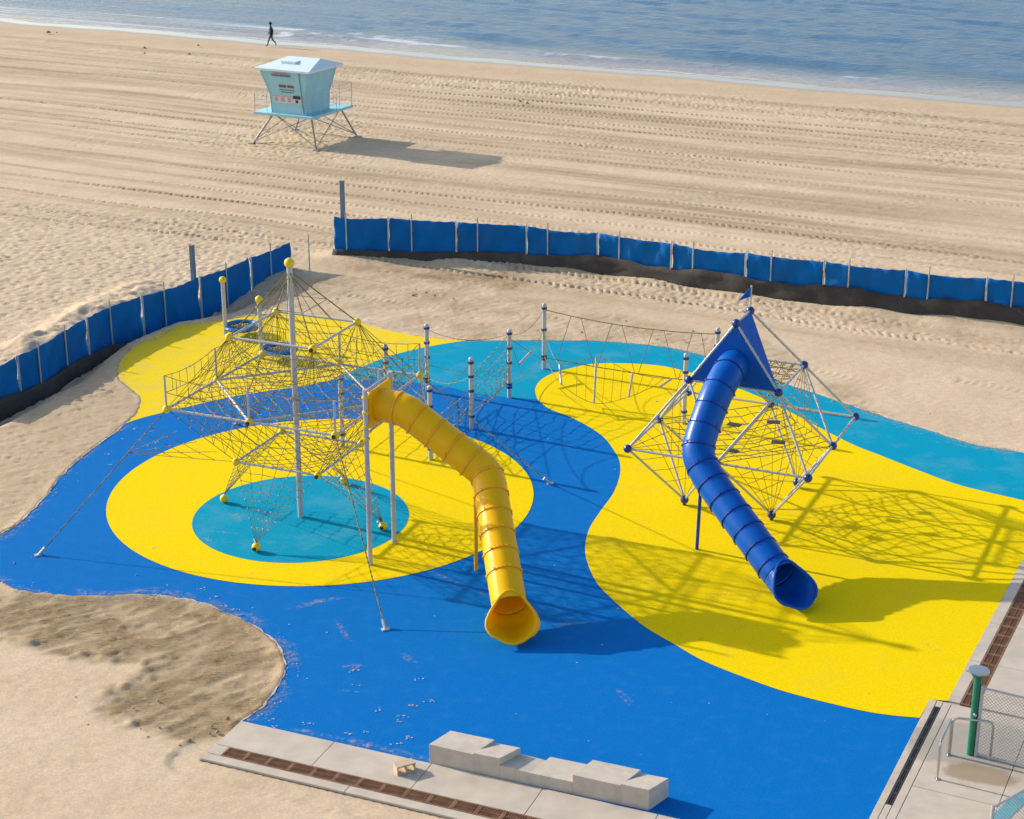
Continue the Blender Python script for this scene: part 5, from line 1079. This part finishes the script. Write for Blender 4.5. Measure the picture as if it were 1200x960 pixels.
MB().path(arch(h0, h1), .024, 10).build('hoop', M['stain'], e, True); MB().path(arch(h1 + Vector((.03, .01, 0)), h2), .024, 10).build('hoop', M['stain'], e, True)
for p in (h0, h1, h2): MB().tube(p, p + Vector((0, 0, .015)), .06, 12).build('base_plate', M['stain'], e)
def chain(label, a, b, h, cell=.075, extra=()):
    e = empty('chain_link_fence', a, label, 'fence'); d = (b - a); L_ = d.length; d.normalize()
    n = max(1, int(round(L_ / 2.4)))
    for i in range(n + 1): p = a + d * L_ * i / n; MB().tube(p, p + Vector((0, 0, h + .03)), .034, 12).build('post', M['steel'], e, True)
    for z in (h - .02, .06): MB().tube(a + Vector((0, 0, z)), b + Vector((0, 0, z)), .022, 8).build('rail', M['steel'], e, True)
    m = MB(); z0, z1 = .08, h - .03; H_ = z1 - z0; s = -H_
    while s < L_:
        for sg_ in (1, -1):
            u0, u1 = (s, s + H_) if sg_ == 1 else (s + H_, s); za, zb = z0, z1
            lo_, hi_ = sorted((u0, u1))
            def at_(u): return za + (zb - za) * (u - u0) / (u1 - u0)
            c0, c1 = max(lo_, 0), min(hi_, L_)
            if c1 - c0 > .01: m.tube(a + d * c0 + Vector((0, 0, at_(c0))), a + d * c1 + Vector((0, 0, at_(c1))), .0042, 3, caps=False)
        s += cell
    m.build('wire_mesh', M['mesh'], e); return e
f0 = Vector((9.20, 30.20, .02)); chain('chain link fence panel running from the green post across the court', f0, f0 + Vector((6.0, -3.3, 0)) * .95, 1.56)
fa_, fb2 = Vector((8.565, 26.763, 1.100)), Vector((9.263, 27.315, 1.100)); fa_.z = fb2.z = .02; chain('low chain link fence beside the teal painted band', fa_, fa_ + (fb2 - fa_).normalized() * 3.2, 1.08, .07)
tbp = [Vector(p) for p in [(8.54, 27.34), (8.92, 27.97), (9.36, 28.54), (9.84, 29.01), (10.44, 29.37), (11.18, 29.65)]]; tbc = catmull(tbp, 6); off = []
for i, p in enumerate(tbc):
    t_ = (tbc[min(i + 1, len(tbc) - 1)] - tbc[max(i - 1, 0)]).normalized(); off.append(p + Vector((t_.y, -t_.x)) * .28)
o = MB().sheet(tbc + off[::-1], .032).build('painted_band', M['teal_paint'], pr)

# ------------------------------------------------------------------ small stones and clods
m = MB()
def clod(p, r):
    n = 6; vv = []; 
    for z, k in ((0, 1.0), (.55, .8), (.9, .3)): vv += [(p[0] + r * k * random.uniform(.7, 1.2) * cos(2 * pi * i / n), p[1] + r * k * random.uniform(.7, 1.2) * sin(2 * pi * i / n), z * r * 1.1 + p[2]) for i in range(n)]
    ff = [(j * n + i, j * n + (i + 1) % n, (j + 1) * n + (i + 1) % n, (j + 1) * n + i) for j in range(2) for i in range(n)] + [tuple(range(2 * n, 3 * n))]; m.add(vv, ff)
for (cx, cy), n, sp2, r0 in (((-3.592, 62.638), 12, .5, .06), ((-2.693, 62.414), 8, .4, .07), ((-6.591, 61.104), 8, .5, .06), ((-7.064, 68.464), 6, .4, .08), ((-8.184, 32.052), 10, .4, .035), ((-7.562, 31.601), 10, .5, .03), ((-5.998, 31.161), 14, .35, .05), ((-5.823, 31.499), 10, .25, .05), ((-6.756, 31.027), 14, .5, .04), ((-0.508, 67.171), 3, .3, .12), ((18.489, 99.487), 4, .6, .12), ((-23.608, 120.543), 14, 1.5, .10), ((-33.881, 130.269), 3, .3, .15), ((0.498, 101.901), 2, .2, .1), ((-9.160, 62.193), 5, .2, .09), ((3.042, 59.638), 14, 1.5, .05), ((9.213, 54.180), 30, 3, .05), ((-10.292, 36.422), 20, 2.0, .035)):
    for _ in range(max(2, int(n * .35))): clod((cx + random.gauss(0, sp2), cy + random.gauss(0, sp2), -.01), r0 * random.uniform(.4, 1.2))
tag(m.build('clods', M['stone']), 'loose stones and clods of damp earth on the sand', kind='stuff')
